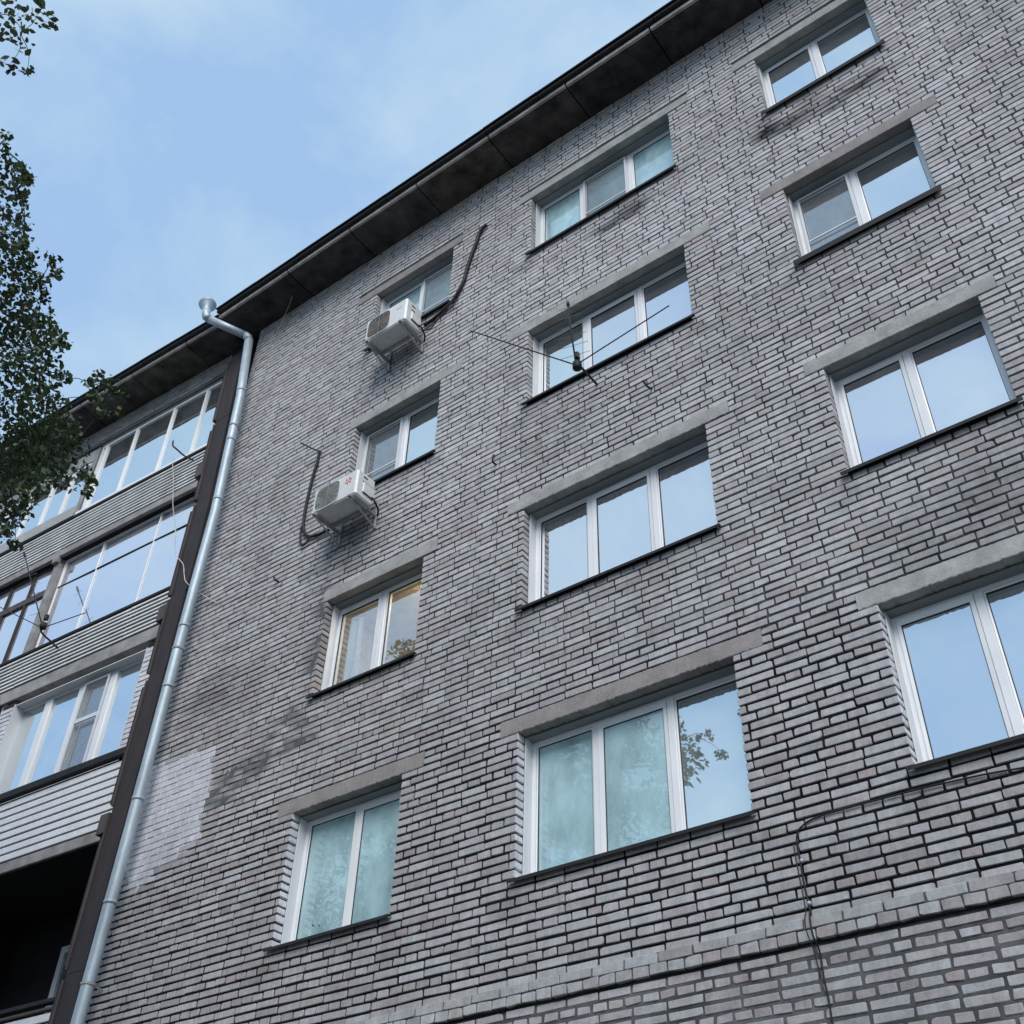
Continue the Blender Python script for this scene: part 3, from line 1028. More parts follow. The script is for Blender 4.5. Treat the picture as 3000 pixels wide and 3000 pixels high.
glazing('glazing', [3.60, 4.15, 4.75, 5.6, 6.5, SE], 9.60, 11.50, .10, 'iron', 'glass_blue', .04, transom=10.93, mull=.06)
MB(TW).box(-SE, -3.58, .085, .15, 10.87, 10.99).build('transom_board', M['brown_light'], WING)
wbox('slab_end_cap', 'concrete', 3.44, 3.58, -.03, .1, 11.40, 11.66, .01)
# lower window of the wing
Wz0, Wz1, wy = 7.05, 8.64, .15
wf_ = MB(TW).ring(-3.30, -.40, Wz0, Wz1, .05, wy, wy + .06).build('window', M['pvc'], WING)
gl = [(.60, 1.10), (1.24, 1.74), (1.90, 2.48), (2.64, 3.22)]
for i, (a, b) in enumerate(gl):
    qq = MB(TW)
    qq.add([(-b, wy + .03, Wz0 + .06), (-a, wy + .03 + (random.random() - .5) * .006, Wz0 + .06), (-a, wy + .03, Wz1 - .06), (-b, wy + .03 + (random.random() - .5) * .006, Wz1 - .06)], [(0, 1, 2, 3)])
    qq.build('pane', M['glass'], wf_)
    if i < 3:
        MB(TW).box(-gl[i + 1][0] + .002, -b - .002, wy - .012, wy + .05, Wz0 + .05, Wz1 - .05, .008).build('mullion', M['pvc'], wf_)
MB(TW).box(-.595, -.45, wy, wy + .05, Wz0 + .05, Wz1 - .05).build('mullion', M['pvc'], wf_)
sr = MB(TW).ring(-1.75, -1.23, Wz0 + .06, Wz1 - .06, .03, wy - .04, wy - .02)
sr.box(-1.72, -1.26, wy - .038, wy - .022, 7.92, 7.98)
sr.build('insect_screen', M['lining'], wf_)
qq = MB(TW)
qq.add([(-1.73, wy - .03, Wz0 + .08), (-1.25, wy - .03, Wz0 + .08), (-1.25, wy - .03, Wz1 - .08), (-1.73, wy - .03, Wz1 - .08)], [(0, 1, 2, 3)])
qq.build('mesh', M['screen'], wf_)
for q in ((-3.2, -3.19, .0, wy + .03, Wz0, Wz1), (-.395, -.385, .0, wy + .03, Wz0, Wz1), (-3.19, -.395, .02, wy + .03, Wz1 - .012, Wz1)):
    MB(TW).box(*q).build('reveal_lining', M['lining'], wf_)

# eave of the wing
eave(WING, TW, [-SE - .3 + 1.335 * i for i in range(0, 6)] + [-.01], .02, 5)

# joint cover: brown sheeting over the expansion joint
def leaning(name, mat, x0, x1, y0, y1, zs, parent):
    vs, fs = [], []
    for z in zs:
        dx = -max(0.0, z - 10.5) * .045 - max(0.0, 6.0 - z) * .01
        vs += [(x0 + dx, y0, z), (x1 + dx, y0, z), (x1 + dx, y1, z), (x0 + dx, y1, z)]
    for i in range(len(zs) - 1):
        for k in range(4):
            fs.append((i * 4 + k, i * 4 + (k + 1) % 4, i * 4 + 4 + (k + 1) % 4, i * 4 + 4 + k))
    n = (len(zs) - 1) * 4
    fs += [(3, 2, 1, 0), (n, n + 1, n + 2, n + 3)]
    return obj(name, vs, fs, M[mat], parent)
breaks = [GROUND_Z + .01, 2.3, 4.15, 6.05, 7.9, 9.15, 10.9, 12.6, 14.1]
for i in range(len(breaks) - 1):
    z0, z1 = breaks[i], breaks[i + 1]
    j = (random.random() - .5) * .012
    leaning('joint_cover', 'brown', -11.375 + j, -11.075, -.085 + j * .5, .06, [z0 + .002, (z0 + z1) / 2, z1 + .03], WING)
    leaning('joint_cover_edge', 'brown_light', -11.408 + j, -11.378 + j, -.100, .05, [z0 + .05, z1 - .06], WING)
    leaning('joint_strip', 'brown', -11.52, -11.43, -.055, .14, [z0 + .12, z1 - .1], WING)
for z in (2.98, 5.9, 8.95, 11.6):
    leaning('strip_bracket', 'brown_light', -11.56, -11.40, -.105, .12, [z - .13, z + .12], WING)
leaning('joint_backing', 'gap', -11.56, -11.03, .045, .35, [GROUND_Z + .01, 10.5, 14.57], WING)

# ------------------------------------------------------------------ downpipe
DP = empty('downpipe', (-10.76, -.2, GROUND_Z))
tag(DP, 'galvanised downpipe with funnel head beside the brown joint cover', 'downpipe')
path = [(-10.78, -.2, GROUND_Z + .15), (-10.78, -.2, 3.5), (-10.745, -.2, 5.6), (-10.715, -.2, 9.0), (-10.69, -.2, 10.3), (-10.81, -.2, 12.65), (-10.985, -.2, 14.10)]
MB().tube(path, .068, 20).build('pipe', M['zinc'], DP, True)
MB().tube([(-10.985, -.2, 14.08), (-11.0, -.215, 14.16), (-11.04, -.255, 14.205)], .069, 20).build('elbow', M['zinc'], DP, True)
MB().tube([(-11.03, -.245, 14.195), (-11.47, -.735, 14.455)], .067, 20).build('offset_pipe', M['zinc'], DP, True)
MB().tube([(-11.45, -.72, 14.44), (-11.485, -.765, 14.48), (-11.495, -.78, 14.55), (-11.51, -.78, 14.64)], .069, 20).build('elbow', M['zinc'], DP, True)
MB().tube([(-11.51, -.78, 14.62), (-11.52, -.78, 14.70), (-11.535, -.78, 14.80), (-11.537, -.78, 14.815), (-11.54, -.78, 14.83)], [.066, .075, .138, .146, .138], 28, False).build('funnel', M['zinc'], DP, True)
for z in (2.6, 4.75, 5.95, 7.45, 8.35, 10.5, 11.7, 12.8):
    import bisect
    k = max(0, min(len(path) - 2, bisect.bisect([p[2] for p in path], z) - 1))
    t = (z - path[k][2]) / (path[k + 1][2] - path[k][2])
    xx = path[k][0] + (path[k + 1][0] - path[k][0]) * t
    MB().tube([(xx + .004, -.2, z - .02), (xx, -.2, z + .02)], .0735, 20).build('pipe_joint', M['zinc'], DP, True)
for z in (3.9, 8.0, 12.0):
    k = max(0, min(len(path) - 2, bisect.bisect([p[2] for p in path], z) - 1))
    t = (z - path[k][2]) / (path[k + 1][2] - path[k][2])
    xx = path[k][0] + (path[k + 1][0] - path[k][0]) * t
    q = MB().tube([(xx, -.2, z - .012), (xx, -.2, z + .012)], .078, 20)
    q.tube([(xx, -.13, z), (xx - .02, .05, z)], .008, 6)
    q.build('clamp', M['bracket'], DP)

# ------------------------------------------------------------------ air conditioners
def air_conditioner(x0, x1, z0, z1, emblem, label):
    y0, y1 = -.46, -.15
    t = empty('air_conditioner', ((x0 + x1) / 2, -.3, z0))
    tag(t, label, 'air conditioner', 'air conditioners on wall brackets')
    ca = MB().box(x0, x1, y0, y1, z0 + .012, z1, .022).build('casing', M['ac'], t)
    w = x1 - x0
    xs = x0 + w * .66
    # grille field, rounded, with fan ring and wires
    cx, cz, rr = x0 + w * .335, (z0 + z1) / 2, (z1 - z0) * .44
    n = 28
    vs = []
    for k in range(n):
        a = 2 * math.pi * k / n
        ex_ = math.copysign(abs(math.cos(a)) ** .45, math.cos(a))
        ez_ = math.copysign(abs(math.sin(a)) ** .45, math.sin(a))
        vs.append((cx + ex_ * w * .285, y0 - .006, cz + ez_ * rr))
    vs2 = [(x, y0 - .0005, z) for x, y, z in vs]
    vin = [(cx + (x - cx) * .95, y0 - .006, cz + (z - cz) * .95) for x, y, z in vs]
    vin2 = [(x, y0 - .0015, z) for x, y, z in vin]
    fs = []
    for k in range(n):
        j = (k + 1) % n
        fs += [(k, j, 2 * n + j, 2 * n + k), (n + k, n + j, j, k), (2 * n + k, 2 * n + j, 3 * n + j, 3 * n + k)]
    obj('grille_frame', vs + vs2 + vin + vin2, fs, M['ac'], t)
    obj('fan_opening', vin2, [tuple(range(n))], M['ac_grille' if emblem else 'ac_fin'], t)
    g_ = MB()
    for k in range(1, 7):
        rad = rr * k / 7
        g_.tube([(cx + math.cos(2 * math.pi * i / 20) * rad * 1.05, y0 - .005, cz + math.sin(2 * math.pi * i / 20) * rad) for i in range(21)], .0018, 4, False)
    for k in range(12):
        a = 2 * math.pi * k / 12
        g_.tube([(cx, y0 - .006, cz), (cx + math.cos(a) * w * .27, y0 - .006, cz + math.sin(a) * rr * .93)], .002, 4, False)
    g_.build('grille', M['bracket'], t)
    # side: service cover with two slots
    MB().box(x1 - .001, x1 + .02, y0 + .10, y1 - .02, z0 + .10, z0 + .26, .012).build('valve_cover', M['ac'], t)
    for zz in (.62, .8):
        MB().box(x1 - .001, x1 + .002, y0 + .10, y0 + .17, z0 + (z1 - z0) * zz, z0 + (z1 - z0) * zz + .022).build('slot', M['gasket'], t)
    MB().tube(smooth_path([(x1 + .012, y1 - .05, z0 + .12), (x1 + .05, y1 - .04, z0 + .06), (x1 + .03, y1 + .06, z0 + .0), (x1 - .03, -.03, z0 - .03)], 4), .012, 7).build('hose', M['black'], t)
    # brackets
    for xb in (x0 + .07, x1 - .07):
        b_ = MB()
        b_.box(xb - .02, xb + .02, -.49, -.002, z0 - .022, z0 + .010, .004)
        b_.box(xb - .02, xb + .02, -.028, -.004, z0 - .20, z0 + .25, .004)
        b_.tube([(xb, -.45, z0 - .025), (xb, -.015, z0 - .18)], .014, 4)
        b_.build('bracket', M['bracket'], t)
    MB().box(x0 + .09, x1 - .09, -.20, -.17, z0 - .03, z0 - .004, .004).build('cross_bar', M['bracket'], t)
    if emblem:
        ex_, ez_ = x0 + w * .80, z0 + (z1 - z0) * .66
        for k in range(6):
            a = 2 * math.pi * k / 6 + .3
            px, pz = ex_ + math.cos(a) * .042, ez_ + math.sin(a) * .042
            obj('emblem_petal', [(px + math.cos(a + 2 * math.pi * i / 6) * (.021 if i % 3 == 0 else .013), y0 - .0025, pz + math.sin(a + 2 * math.pi * i / 6) * (.021 if i % 3 == 0 else .013)) for i in range(6)], [tuple(range(6))], M['red'], t)
        obj('emblem_core', [(ex_ + math.cos(2 * math.pi * i / 12) * .026, y0 - .002, ez_ + math.sin(2 * math.pi * i / 12) * .026) for i in range(12)], [tuple(range(12))], M['pink'], t)
    else:
        ex_, ez_ = x0 + w * .83, z0 + (z1 - z0) * .68
        MB().box(ex_ - .05, ex_ + .05, y0 - .002, y0 - .001, ez_ - .008, ez_ + .008).build('badge', M['pink'], t)
    return t

air_conditioner(-8.31, -7.59, 8.83, 9.245, True, 'white air conditioner with red flower emblem beside the second left window from the top')
air_conditioner(-7.88, -7.15, 11.67, 12.13, False, 'white air conditioner with brown coil grille below the topmost left window')

def cable(name, pts, rad, mat, label, cat, k=5, n=7):
    o = MB().tube(smooth_path(pts, k), rad, n).build(name, M[mat], None, True)
    return tag(o, label, cat)
Y = lambda P, y: [(a, y, b) for a, b in P]
c1 = [(-6.22, 13.48), (-6.33, 13.37), (-6.38, 13.18), (-6.45, 12.96), (-6.52, 12.67), (-6.55, 12.48), (-6.63, 12.3), (-6.72, 12.17), (-6.88, 12.07), (-7.06, 12.01), (-7.2, 11.98)]
cable('cable_duct', Y(c1, -.035), .026, 'black', 'thick black pipe bundle climbing from the upper air conditioner to the eave', 'pipe bundle')
cable('drain_hose', [(-7.18, -.10, 11.80), (-7.05, -.06, 11.80), (-6.95, -.05, 11.92), (-6.80, -.055, 12.02), (-6.70, -.06, 12.12), (-6.62, -.065, 12.28)], .010, 'iron', 'thin drain hose looping under the upper air conditioner', 'hose')
c2 = [(-8.91, 10.59), (-8.91, 10.37), (-8.94, 10.19), (-8.96, 9.91), (-8.97, 9.6), (-8.95, 9.32), (-8.9, 9.16), (-8.8, 9.05), (-8.66, 9.0), (-8.45, 8.99)]
cable('cable_duct', Y(c2, -.03), .020, 'black', 'black pipe bundle curving up the wall from the lower air conditioner', 'pipe bundle')
cable('drain_hose', Y([(-8.98, 9.3), (-8.955, 9.09), (-8.9, 8.945), (-8.82, 8.955), (-8.79, 9.03)], -.035), .012, 'black', 'small black hose loop left of the lower air conditioner', 'hose')
cable('wall_rod', [(-9.1, -.22, 10.70), (-8.98, -.1, 10.62), (-8.87, -.02, 10.55)], .010, 'iron', 'short rusty rod sticking out above the lower pipe bundle', 'rod')
c3 = [(-.4, 3.55), (-1.1, 3.60), (-1.4, 3.62), (-1.65, 3.645), (-2.07, 3.665), (-2.5, 3.67), (-2.76, 3.668), (-2.87, 3.655), (-2.96, 3.61), (-2.99, 3.53), (-2.985, 3.4), (-2.98, 3.21), (-2.965, 3.05)]
c3w = Y(c3, -.014) + [(-2.955, -.06, 2.99), (-2.95, -.078, 2.9), (-2.945, -.07, 2.83), (-2.94, -.02, 2.76), (-2.94, -.014, 2.58), (-2.93, -.014, 2.45), (-2.93, -.012, 2.1)]
cable('wall_cable', c3w, .0065, 'black', 'thin black cable running along a brick joint then down past the ledge', 'cable')
cable('wall_cable', Y([(-3.02, 3.52), (-3.012, 3.3), (-3.0, 3.05)], -.006) + [(-2.99, -.062, 2.98), (-2.985, -.078, 2.88), (-2.975, -.02, 2.75), (-2.965, -.01, 2.6)], .004, 'iron', 'second thinner cable hanging just left of the black wall cable', 'cable')
for i, (px, pz) in enumerate(((-2.975, 3.385), (-2.965, 3.085))):
    o = MB().tube([(px, -.004, pz), (px, -.016, pz), (px, -.026, pz)], [.016, .016, .008], 10).build('cable_clip', M['zinc'], None, True)
    tag(o, ['bright round cable clip, the upper of two on the lower right wall', 'bright round cable clip just above the brick ledge'][i], 'clip')
cable('hanging_wire', [(-12.44, -.03, 12.37), (-12.44, -.05, 12.33), (-12.27, -.03, 11.81), (-12.09, -.03, 11.23), (-11.8, -.05, 10.6), (-11.54, -.10, 10.0), (-11.22, -.14, 9.63), (-10.96, -.24, 9.26), (-10.84, -.24, 9.07), (-10.66, -.05, 8.9), (-10.39, -.02, 8.69)], .0065, 'wire', 'thin pale wire hanging from the upper balcony across the downpipe', 'wire')
cable('eave_wire', [(-11.0, -.02, 13.35), (-10.75, -.03, 13.75), (-10.5, -.05, 14.10), (-10.25, -.12, 14.50), (-10.1, -.2, 14.57)], .005, 'wire', 'thin slack wire hanging under the eave beside the downpipe', 'wire')

# small iron hooks on the wall
for pts, lab in (([(-3.85, .0, 8.68), (-3.86, -.07, 8.66), (-3.88, -.12, 8.72)], 'small iron hook on bricks right of the wall antenna'),
                 ([(-5.86, .0, 8.70), (-5.86, -.07, 8.70), (-5.84, -.08, 8.78)], 'small iron hook on bricks between the left and middle columns above the third row'),
                 ([(-9.25, .0, 8.55), (-9.26, -.06, 8.55), (-9.28, -.07, 8.61)], 'tiny iron hook on bricks left of the lower air conditioner')):
    tag(MB().tube(smooth_path(pts, 3), .012, 6).build('wall_hook', M['iron'], None), lab, 'hook', 'iron hooks in the wall')
tag(MB().tube(smooth_path([(-12.05, .07, 12.22), (-12.12, -.05, 12.25), (-12.15, -.23, 12.3), (-12.185, -.265, 12.345), (-12.21, -.27, 12.46)], 5), .013, 8).build('balcony_hook', M['iron'], None, True),
    'bent black iron rod sticking out over the upper balcony parapet', 'hook')

# ------------------------------------------------------------------ antennas
def antenna(mast, hub, boom, arms, els, label):
    t = empty('antenna', mast[0])
    tag(t, label, 'antenna', 'television antennas on the facade')
    MB().tube(smooth_path(mast, 4), .014, 8).build('mast', M['iron'], t, True)
    h = Vector(hub)
    q = MB().tube([h + Vector((0, 0, -.07)), h + Vector((0, 0, -.05)), h + Vector((0, 0, .03)), h + Vector((0, 0, .045))], [.03, .05, .05, .025], 12)
    q.build('junction_box', M['black'], t, True)
    MB().box(h.x - .028, h.x + .028, h.y - .03, h.y + .03, h.z + .09, h.z + .19, .012).build('clamp', M['black'], t)
    MB().tube(boom, .0095, 7).build('boom', M['iron'], t, True)
    b0, b1 = Vector(boom[0]), Vector(boom[-1])
    MB().tube([b1 - (b1 - b0) * .05, b1 + (b1 - b0) * .01], .018, 8).build('boom_tip', M['black'], t, True)
    for a, b in arms:
        MB().tube([a, b], .0075, 6).build('rod', M['iron'], t, True)
    for k in range(els):
        p = b0 + (b1 - b0) * (.12 + .8 * k / max(1, els - 1))
        L = .17 - .06 * k / els
        MB().tube([p + Vector((-L, -L * .25, 0)), p + Vector((L, L * .25, 0))], .003, 5).build('element', M['bracket'], t)
    return t
antenna([(-4.51, .02, 9.16), (-4.48, -.2, 9.10), (-4.43, -.5, 9.00), (-4.425, -.52, 9.01)], (-4.43, -.50, 8.965), [(-4.44, -.51, 9.0), (-4.47, -.56, 9.55), (-4.485, -.58, 9.94)],
        [((-4.45, -.5, 8.98), (-5.93, -.52, 10.53)), ((-4.41, -.5, 8.98), (-3.30, -.52, 9.10))], 6,
        'black whip antenna on a wall arm in front of the middle window')
antenna([(-14.03, -.04, 9.38), (-14.03, -.17, 9.42), (-14.0, -.34, 9.44), (-14.02, -.40, 9.51), (-14.06, -.41, 9.61)], (-13.95, -.41, 9.55), [(-14.0, -.44, 9.61), (-14.31, -.46, 10.07), (-14.72, -.48, 10.67), (-15.27, -.5, 11.46)],
        [((-14.03, -.42, 9.55), (-15.39, -.49, 10.43)), ((-13.86, -.42, 9.48), (-12.96, -.37, 9.39))], 7,
        'black rod antenna standing off the slatted parapet at the far left')

# ------------------------------------------------------------------ things seen behind the panes
def curtain(x0, x1, z0, z1, y, folds, amp, mat, name, label, cat, group=None, sag=0.0):
    n, m = max(12, int(folds * 8)), 6
    vs, fs = [], []
    ph = random.random() * 6
    for j in range(m + 1):
        for i in range(n + 1):
            t = i / n
            x = x0 + (x1 - x0) * t
            yv = y + amp * math.sin(t * folds * 2 * math.pi + ph + .4 * math.sin(j * .9)) + amp * .4 * math.sin(t * folds * 5.1 * math.pi + j * .7)
            z = z0 + (z1 - z0) * j / m
            if j == m:
                z -= sag * math.sin(t * math.pi * 3) ** 2
            vs.append((x, yv, z))
    for j in range(m):
        for i in range(n):
            a = j * (n + 1) + i
            fs.append((a, a + 1, a + n + 2, a + n + 1))
    return tag(obj(name, vs, fs, M[mat], None, True), label, cat, group)
yb = YF + .125
curtain(-8.25, -6.9, 3.98, 5.14, yb, 1.5, .004, 'blind', 'roller_blind', 'grey green blind behind the lowest left window', 'blind')
curtain(-5.43, -4.0, 3.98, 5.12, yb, 1.5, .004, 'blind', 'roller_blind', 'grey green blind behind the lowest middle window', 'blind')
curtain(-5.4, -3.4, 12.28, 13.40, yb + .05, 7, .025, 'curtain', 'curtain', 'crumpled white curtain behind the topmost middle window', 'curtain', sag=.05)
curtain(-8.25, -6.9, 12.28, 13.30, yb + .05, 5, .03, 'curtain', 'curtain', 'crumpled white curtain behind the topmost left window', 'curtain', sag=.12)
curtain(-5.42, -3.35, 6.6, 7.75, yb + .06, 9, .022, 'curtain', 'curtain', 'white net curtain behind the third middle window from the top', 'curtain')
curtain(-2.0, -.72, 6.6, 7.72, yb + .06, 6, .022, 'curtain', 'curtain', 'white net curtain behind the third right window from the top', 'curtain')
curtain(-8.26, -8.02, 6.6, 7.72, yb + .02, 2, .02, 'curtain', 'curtain', 'cream curtain drawn aside in the lit window', 'curtain')
def wing_curtain(s0, s1, z0, z1, y, folds, label):
    n, m, vs, fs = int(folds * 8), 5, [], []
    for j in range(m + 1):
        for i in range(n + 1):
            t = i / n
            vs.append(tuple(TW @ Vector((-s1 + (s1 - s0) * t, y + .02 * math.sin(t * folds * 2 * math.pi + .3 * j), z0 + (z1 - z0) * j / m + (.03 * math.sin(t * 9) if j == m else 0)))))
    for j in range(m):
        for i in range(n):
            a = j * (n + 1) + i
            fs.append((a, a + 1, a + n + 2, a + n + 1))
    tag(obj('curtain', vs, fs, M['curtain'], None, True), label, 'curtain', 'curtains in the loggias')
wing_curtain(.3, 3.3, 12.5, 13.30, .22, 13, 'long white curtain behind the glazing of the uppermost balcony')
wing_curtain(1.2, 2.4, 9.7, 10.9, .3, 6, 'white curtain behind the lower glazed balcony')
wing_curtain(1.85, 3.2, 7.1, 8.2, .3, 6, 'white curtain behind the wing window with an insect screen')
# lit ceiling lamps of the warm room
for i, (lx, ly) in enumerate(((-7.30, .75), (-7.05, 1.15))):
    t = empty('ceiling_lamp', (lx, ly, 8.10))
    tag(t, ['lit ceiling lamp nearest the glass of the lit window', 'lit ceiling lamp farther back inside the lit window'][i], 'lamp', 'lamps in the lit room')
    MB().tube([(lx, ly, 8.07), (lx, ly, 8.095)], .10, 20).build('shade', M['lamp'], t)
    MB().tube([(lx, ly, 8.096), (lx, ly, 8.12)], .11, 20).build('base', M['pvc'], t)
    MB().tube([(lx, ly, 8.12), (lx, ly, 8.153)], .012, 8).build('stem', M['pvc'], t)
# pot plants on the inner sill of the lowest left window
for i, px in enumerate((-7.95, -7.72)):
    t = empty('pot_plant', (px, YF + .088, 3.85))
    tag(t, ['leafy pot plant on the sill of the lowest left window', 'pot plant beside the mullion of the lowest left window'][i], 'plant', 'plants on the inner sill')
    MB().tube([(px, YF + .088, 3.90), (px, YF + .088, 3.99)], [.022, .03], 12).build('pot', M['concrete'], t, True)
    vs, fs, cc = [], [], []
    for k in range(60):
        d = Vector((random.gauss(0, 1), random.gauss(0, .22), abs(random.gauss(0, 1)))).normalized()
        c = Vector((px, YF + .082, 3.99)) + d * random.uniform(.03, .13)
        s_ = d.cross(Vector((0, 0, 1))).normalized() * .012
        b_ = len(vs)
        vs += [tuple(c - d * .02), tuple(c + s_), tuple(c + d * .025), tuple(c - s_)]
        fs.append((b_, b_ + 1, b_ + 2, b_ + 3))
        g_ = random.uniform(.6, 1.2)
        cc += [(.04 * g_, .075 * g_, .03 * g_)] * 4
    obj('foliage', vs, fs, M['leaf'], t, cols=np.array(cc))

# ------------------------------------------------------------------ tree
TREE = empty('tree', (-11.0, -6.1, GROUND_Z))
tag(TREE, 'broad leafy tree whose branches hang in front of the left wing', 'tree')
trunk = smooth_path([(-11.0, -6.1, GROUND_Z - .05), (-11.05, -6.1, .8), (-10.95, -6.0, 3.0), (-11.0, -5.9, 5.2), (-10.85, -5.9, 7.6), (-10.9, -5.8, 9.8)], 4)
MB().tube(trunk, [.26 - .21 * i / (len(trunk) - 1) for i in range(len(trunk))], 14).build('trunk', M['bark'], TREE, True)

# leaf clusters: hand-set sprays on the side that shows, the rest of the crown filled evenly
SPRAY = [(-5.81, -6.31, 8.61, .218), (-5.95, -6.14, 8.75, .19), (-6.19, -6.08, 9.54, .153), (-6.02, -5.99, 9.27, .093), (-6.03, -6.07, 8.44, .109), (-6.24, -5.9, 8.85, .072), (-6.71, -5.71, 8.55, .085), (-6.49, -5.68, 8.15, .088), (-7.06, -5.45, 8.69, .135), (-6.46, -5.5, 8.05, .081), (-6.71, -5.37, 8.33, .058), (-6.94, -5.37, 8.37, .125), (-6.99, -5.33, 8.16, .137), (-7.03, -5.26, 8.41, .08), (-7.23, -5.1, 8.48, .081), (-7.56, -5.06, 8.59, .156), (-6.92, -5.1, 7.89, .102), (-7.4, -5.0, 8.13, .201), (-7.37, -4.86, 8.21, .121), (-6.87, -4.87, 7.89, .077), (-6.64, -4.88, 7.54, .062), (-7.78, -4.75, 8.34, .209), (-7.03, -4.83, 7.75, .09), (-7.06, -4.73, 7.71, .071), (-7.84, -4.65, 8.09, .241), (-7.46, -4.56, 7.82, .166), (-7.33, -4.47, 7.69, .108), (-7.83, -4.52, 7.83, .272), (-7.01, -4.59, 7.16, .154), (-7.54, -4.26, 7.88, .088), (-7.55, -4.48, 7.27, .259), (-7.15, -4.42, 7.07, .156), (-7.64, -4.07, 7.61, .067), (-8.22, -4.13, 7.6, .277), (-7.38, -4.23, 7.0, .19), (-7.51, -3.88, 7.6, .087), (-7.11, -3.99, 7.36, .083), (-7.52, -3.69, 7.74, .108), (-7.47, -3.6, 7.71, .068), (-7.15, -3.95, 7.14, .082), (-7.73, -3.58, 7.66, .068), (-7.49, -3.56, 7.53, .047), (-8.11, -4.09, 7.17, .269), (-8.12, -3.86, 7.36, .239), (-7.59, -3.92, 7.11, .143), (-7.97, -3.63, 7.28, .17), (-8.13, -3.37, 7.24, .11), (-7.35, -3.63, 6.52, .062), (-8.37, -3.86, 7.14, .274), (-7.79, -3.86, 6.79, .227), (-8.13, -3.95, 6.62, .197), (-7.68, -3.95, 6.4, .173), (-8.05, -3.53, 7.01, .135), (-7.6, -3.53, 6.61, .064), (-8.61, -3.64, 6.79, .158), (-8.08, -3.85, 6.15, .102), (-8.38, -3.61, 6.32, .053), (-8.05, -3.82, 6.47, .091)]
rg = np.random.default_rng(11)
edge_n = np.array([.5396, .7897, .2913])             # the crown thins out towards the building
FILL = []
while len(FILL) < 125:
    q = rg.normal(size=3)
    q /= np.linalg.norm(q)
    P = np.array([-10.9, -5.9, 7.9]) + q * rg.uniform(.35, 1) ** .5 * np.array([3.6, 3.0, 3.9])
    rd = rg.uniform(.35, .6)
    if (P - np.array(CAM)) @ edge_n > -rd * 1.0 or P[1] > -1.2:
        continue
    if all(np.linalg.norm(P - np.array(o[:3])) > .5 for o in FILL):
        FILL.append((*P, rd))
lv, lf, lc = [], [], []
def leaves(cx, cy, cz, rad, n, size):
    out = Vector((cx, cy, cz)) - Vector((-10.9, -5.9, 7.5))
    out.normalize()
    shade = random.uniform(.75, 1.2)
    for _ in range(n):
        d = Vector((random.gauss(0, 1), random.gauss(0, 1), random.gauss(0, 1))).normalized()
        c = Vector((cx, cy, cz)) + d * rad * random.random() ** .45
        ax = (out * .5 + Vector((random.gauss(0, .7), random.gauss(0, .7), random.gauss(-.5, .6)))).normalized()
        nr = Vector((random.gauss(0, .6), random.gauss(0, .6), 1)).normalized()
        s = ax.cross(nr).normalized()
        L = size * random.uniform(.6, 1.55)
        w_ = L * random.uniform(.26, .38)
        dn = Vector((0, 0, -1)) * L * .10
        b = len(lv)
        for p in (c - ax * L * .5, c - ax * L * .12 + s * w_ + dn, c + ax * L * .22 + s * w_ * .7 + dn, c + ax * L * .55 + dn, c + ax * L * .22 - s * w_ * .7 + dn, c - ax * L * .12 - s * w_ + dn):
            lv.append(tuple(p))
        lf.extend([(b, b + 1, b + 2, b + 3), (b, b + 3, b + 4, b + 5)])
        g_ = shade * random.uniform(.65, 1.35)
        yl = random.random()
        col = (.048 * g_ + .022 * yl * g_, .088 * g_, .038 * g_)
        if random.random() < .02:
            col = (.13 * g_, .07 * g_, .03 * g_)
        lc.extend([col] * 6)
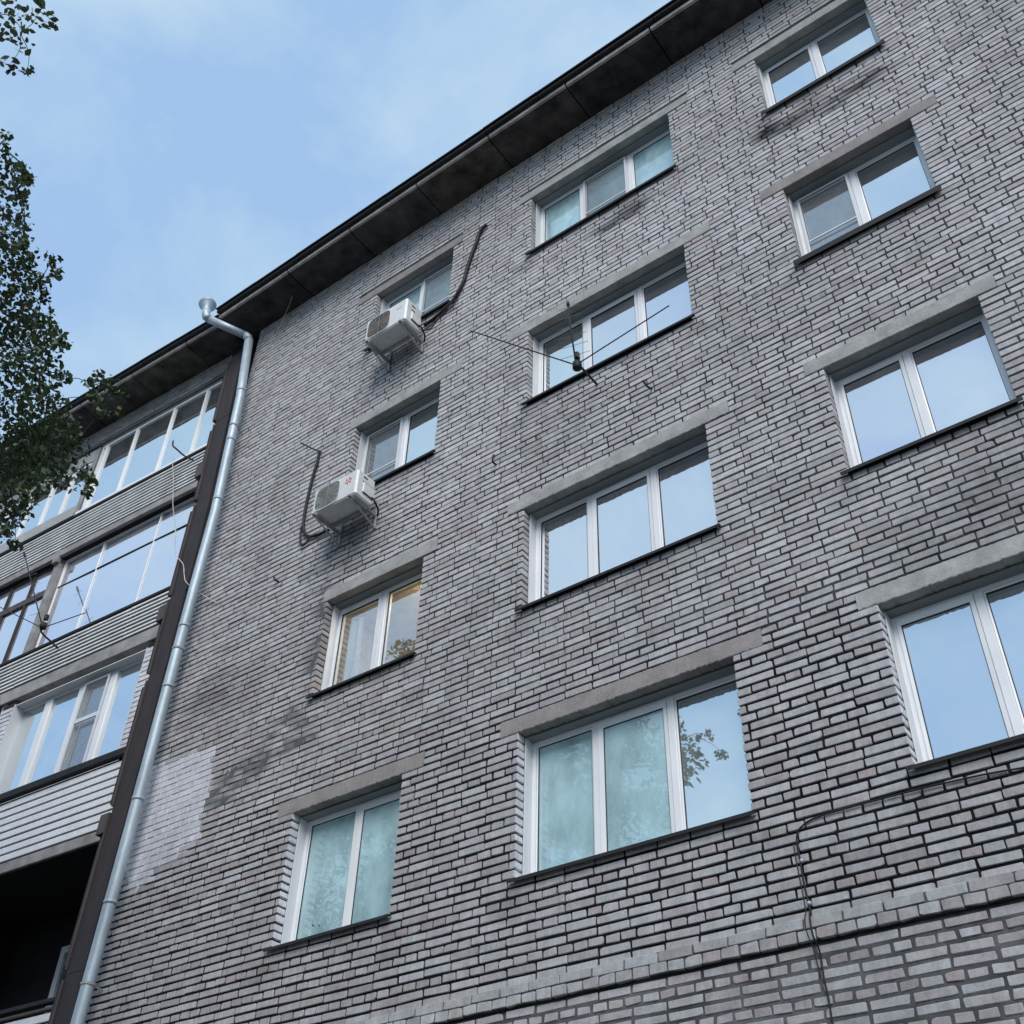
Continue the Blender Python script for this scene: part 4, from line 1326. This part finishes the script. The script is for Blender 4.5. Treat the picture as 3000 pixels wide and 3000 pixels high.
for cx, cy, cz, rd in SPRAY:
    if SPRAY.index((cx, cy, cz, rd)) < 6:
        leaves(cx, cy, cz, rd * .85, int(9 + 900 * rd * rd), .05)
        continue
    leaves(cx, cy, cz, rd * 1.05, int(18 + (4300 if rd > .15 else 3000) * rd * rd), .047)
for cx, cy, cz, rd in FILL:
    leaves(cx, cy, cz, rd, int(120 + 1300 * rd * rd), .075)
crown = obj('crown', lv, lf, M['leaf'], TREE, cols=np.array(lc))
tag(crown, kind='stuff')
br = MB()
tv = [Vector(p) for p in trunk]
for i, (cx, cy, cz, rd) in enumerate(FILL[::4]):
    c = Vector((cx, cy, cz))
    o = min(tv, key=lambda p: (p - c).length + (3 if p.z > c.z - .5 else 0))
    mid = o.lerp(c, .5) + Vector((random.gauss(0, .15), random.gauss(0, .15), .2))
    br.tube(smooth_path([o, mid, c], 4), [.06 - .005 * k for k in range(9)], 6)
roots = [Vector((-9.4, -5.3, 7.6)), Vector((-8.9, -5.9, 8.2)), Vector((-9.5, -4.7, 6.9))]
for r_ in roots:
    o = min(tv, key=lambda p: (p - r_).length + (3 if p.z > r_.z - .4 else 0))
    br.tube(smooth_path([o, o.lerp(r_, .5) + Vector((0, 0, .15)), r_], 4), [.075 - .005 * k for k in range(9)], 7)
for i, (cx, cy, cz, rd) in enumerate(SPRAY):
    c = Vector((cx, cy, cz))
    if rd > .07 or i < 6 or i % 2 == 0:
        r_ = min(roots, key=lambda p: (p - c).length)
        near = [Vector(q[:3]) for q in SPRAY if (Vector(q[:3]) - r_).length < (c - r_).length - .05]
        o = min(near, key=lambda p: (p - c).length) if near else r_
        if (o - c).length > 1.2:
            o = r_
        th = .005 if o is not r_ else .009
        mid = o.lerp(c, .5) + Vector((0, 0, .05))
        if i == 0:
            o = c + Vector((-.75, -.45, -.12))
            th, mid = .008, o.lerp(c, .5) + Vector((0, 0, .05))
        elif i < 6:
            o = min([Vector(q[:3]) for q in SPRAY[:i]], key=lambda p: (p - c).length)
            th, mid = .004, o.lerp(c, .5) + Vector((0, .03, .04))
        br.tube(smooth_path([o, mid, c], 4), [th * (1 - .08 * k) for k in range(9)], 5)
tag(br.build('twigs', M['bark'], TREE, True), kind='stuff')
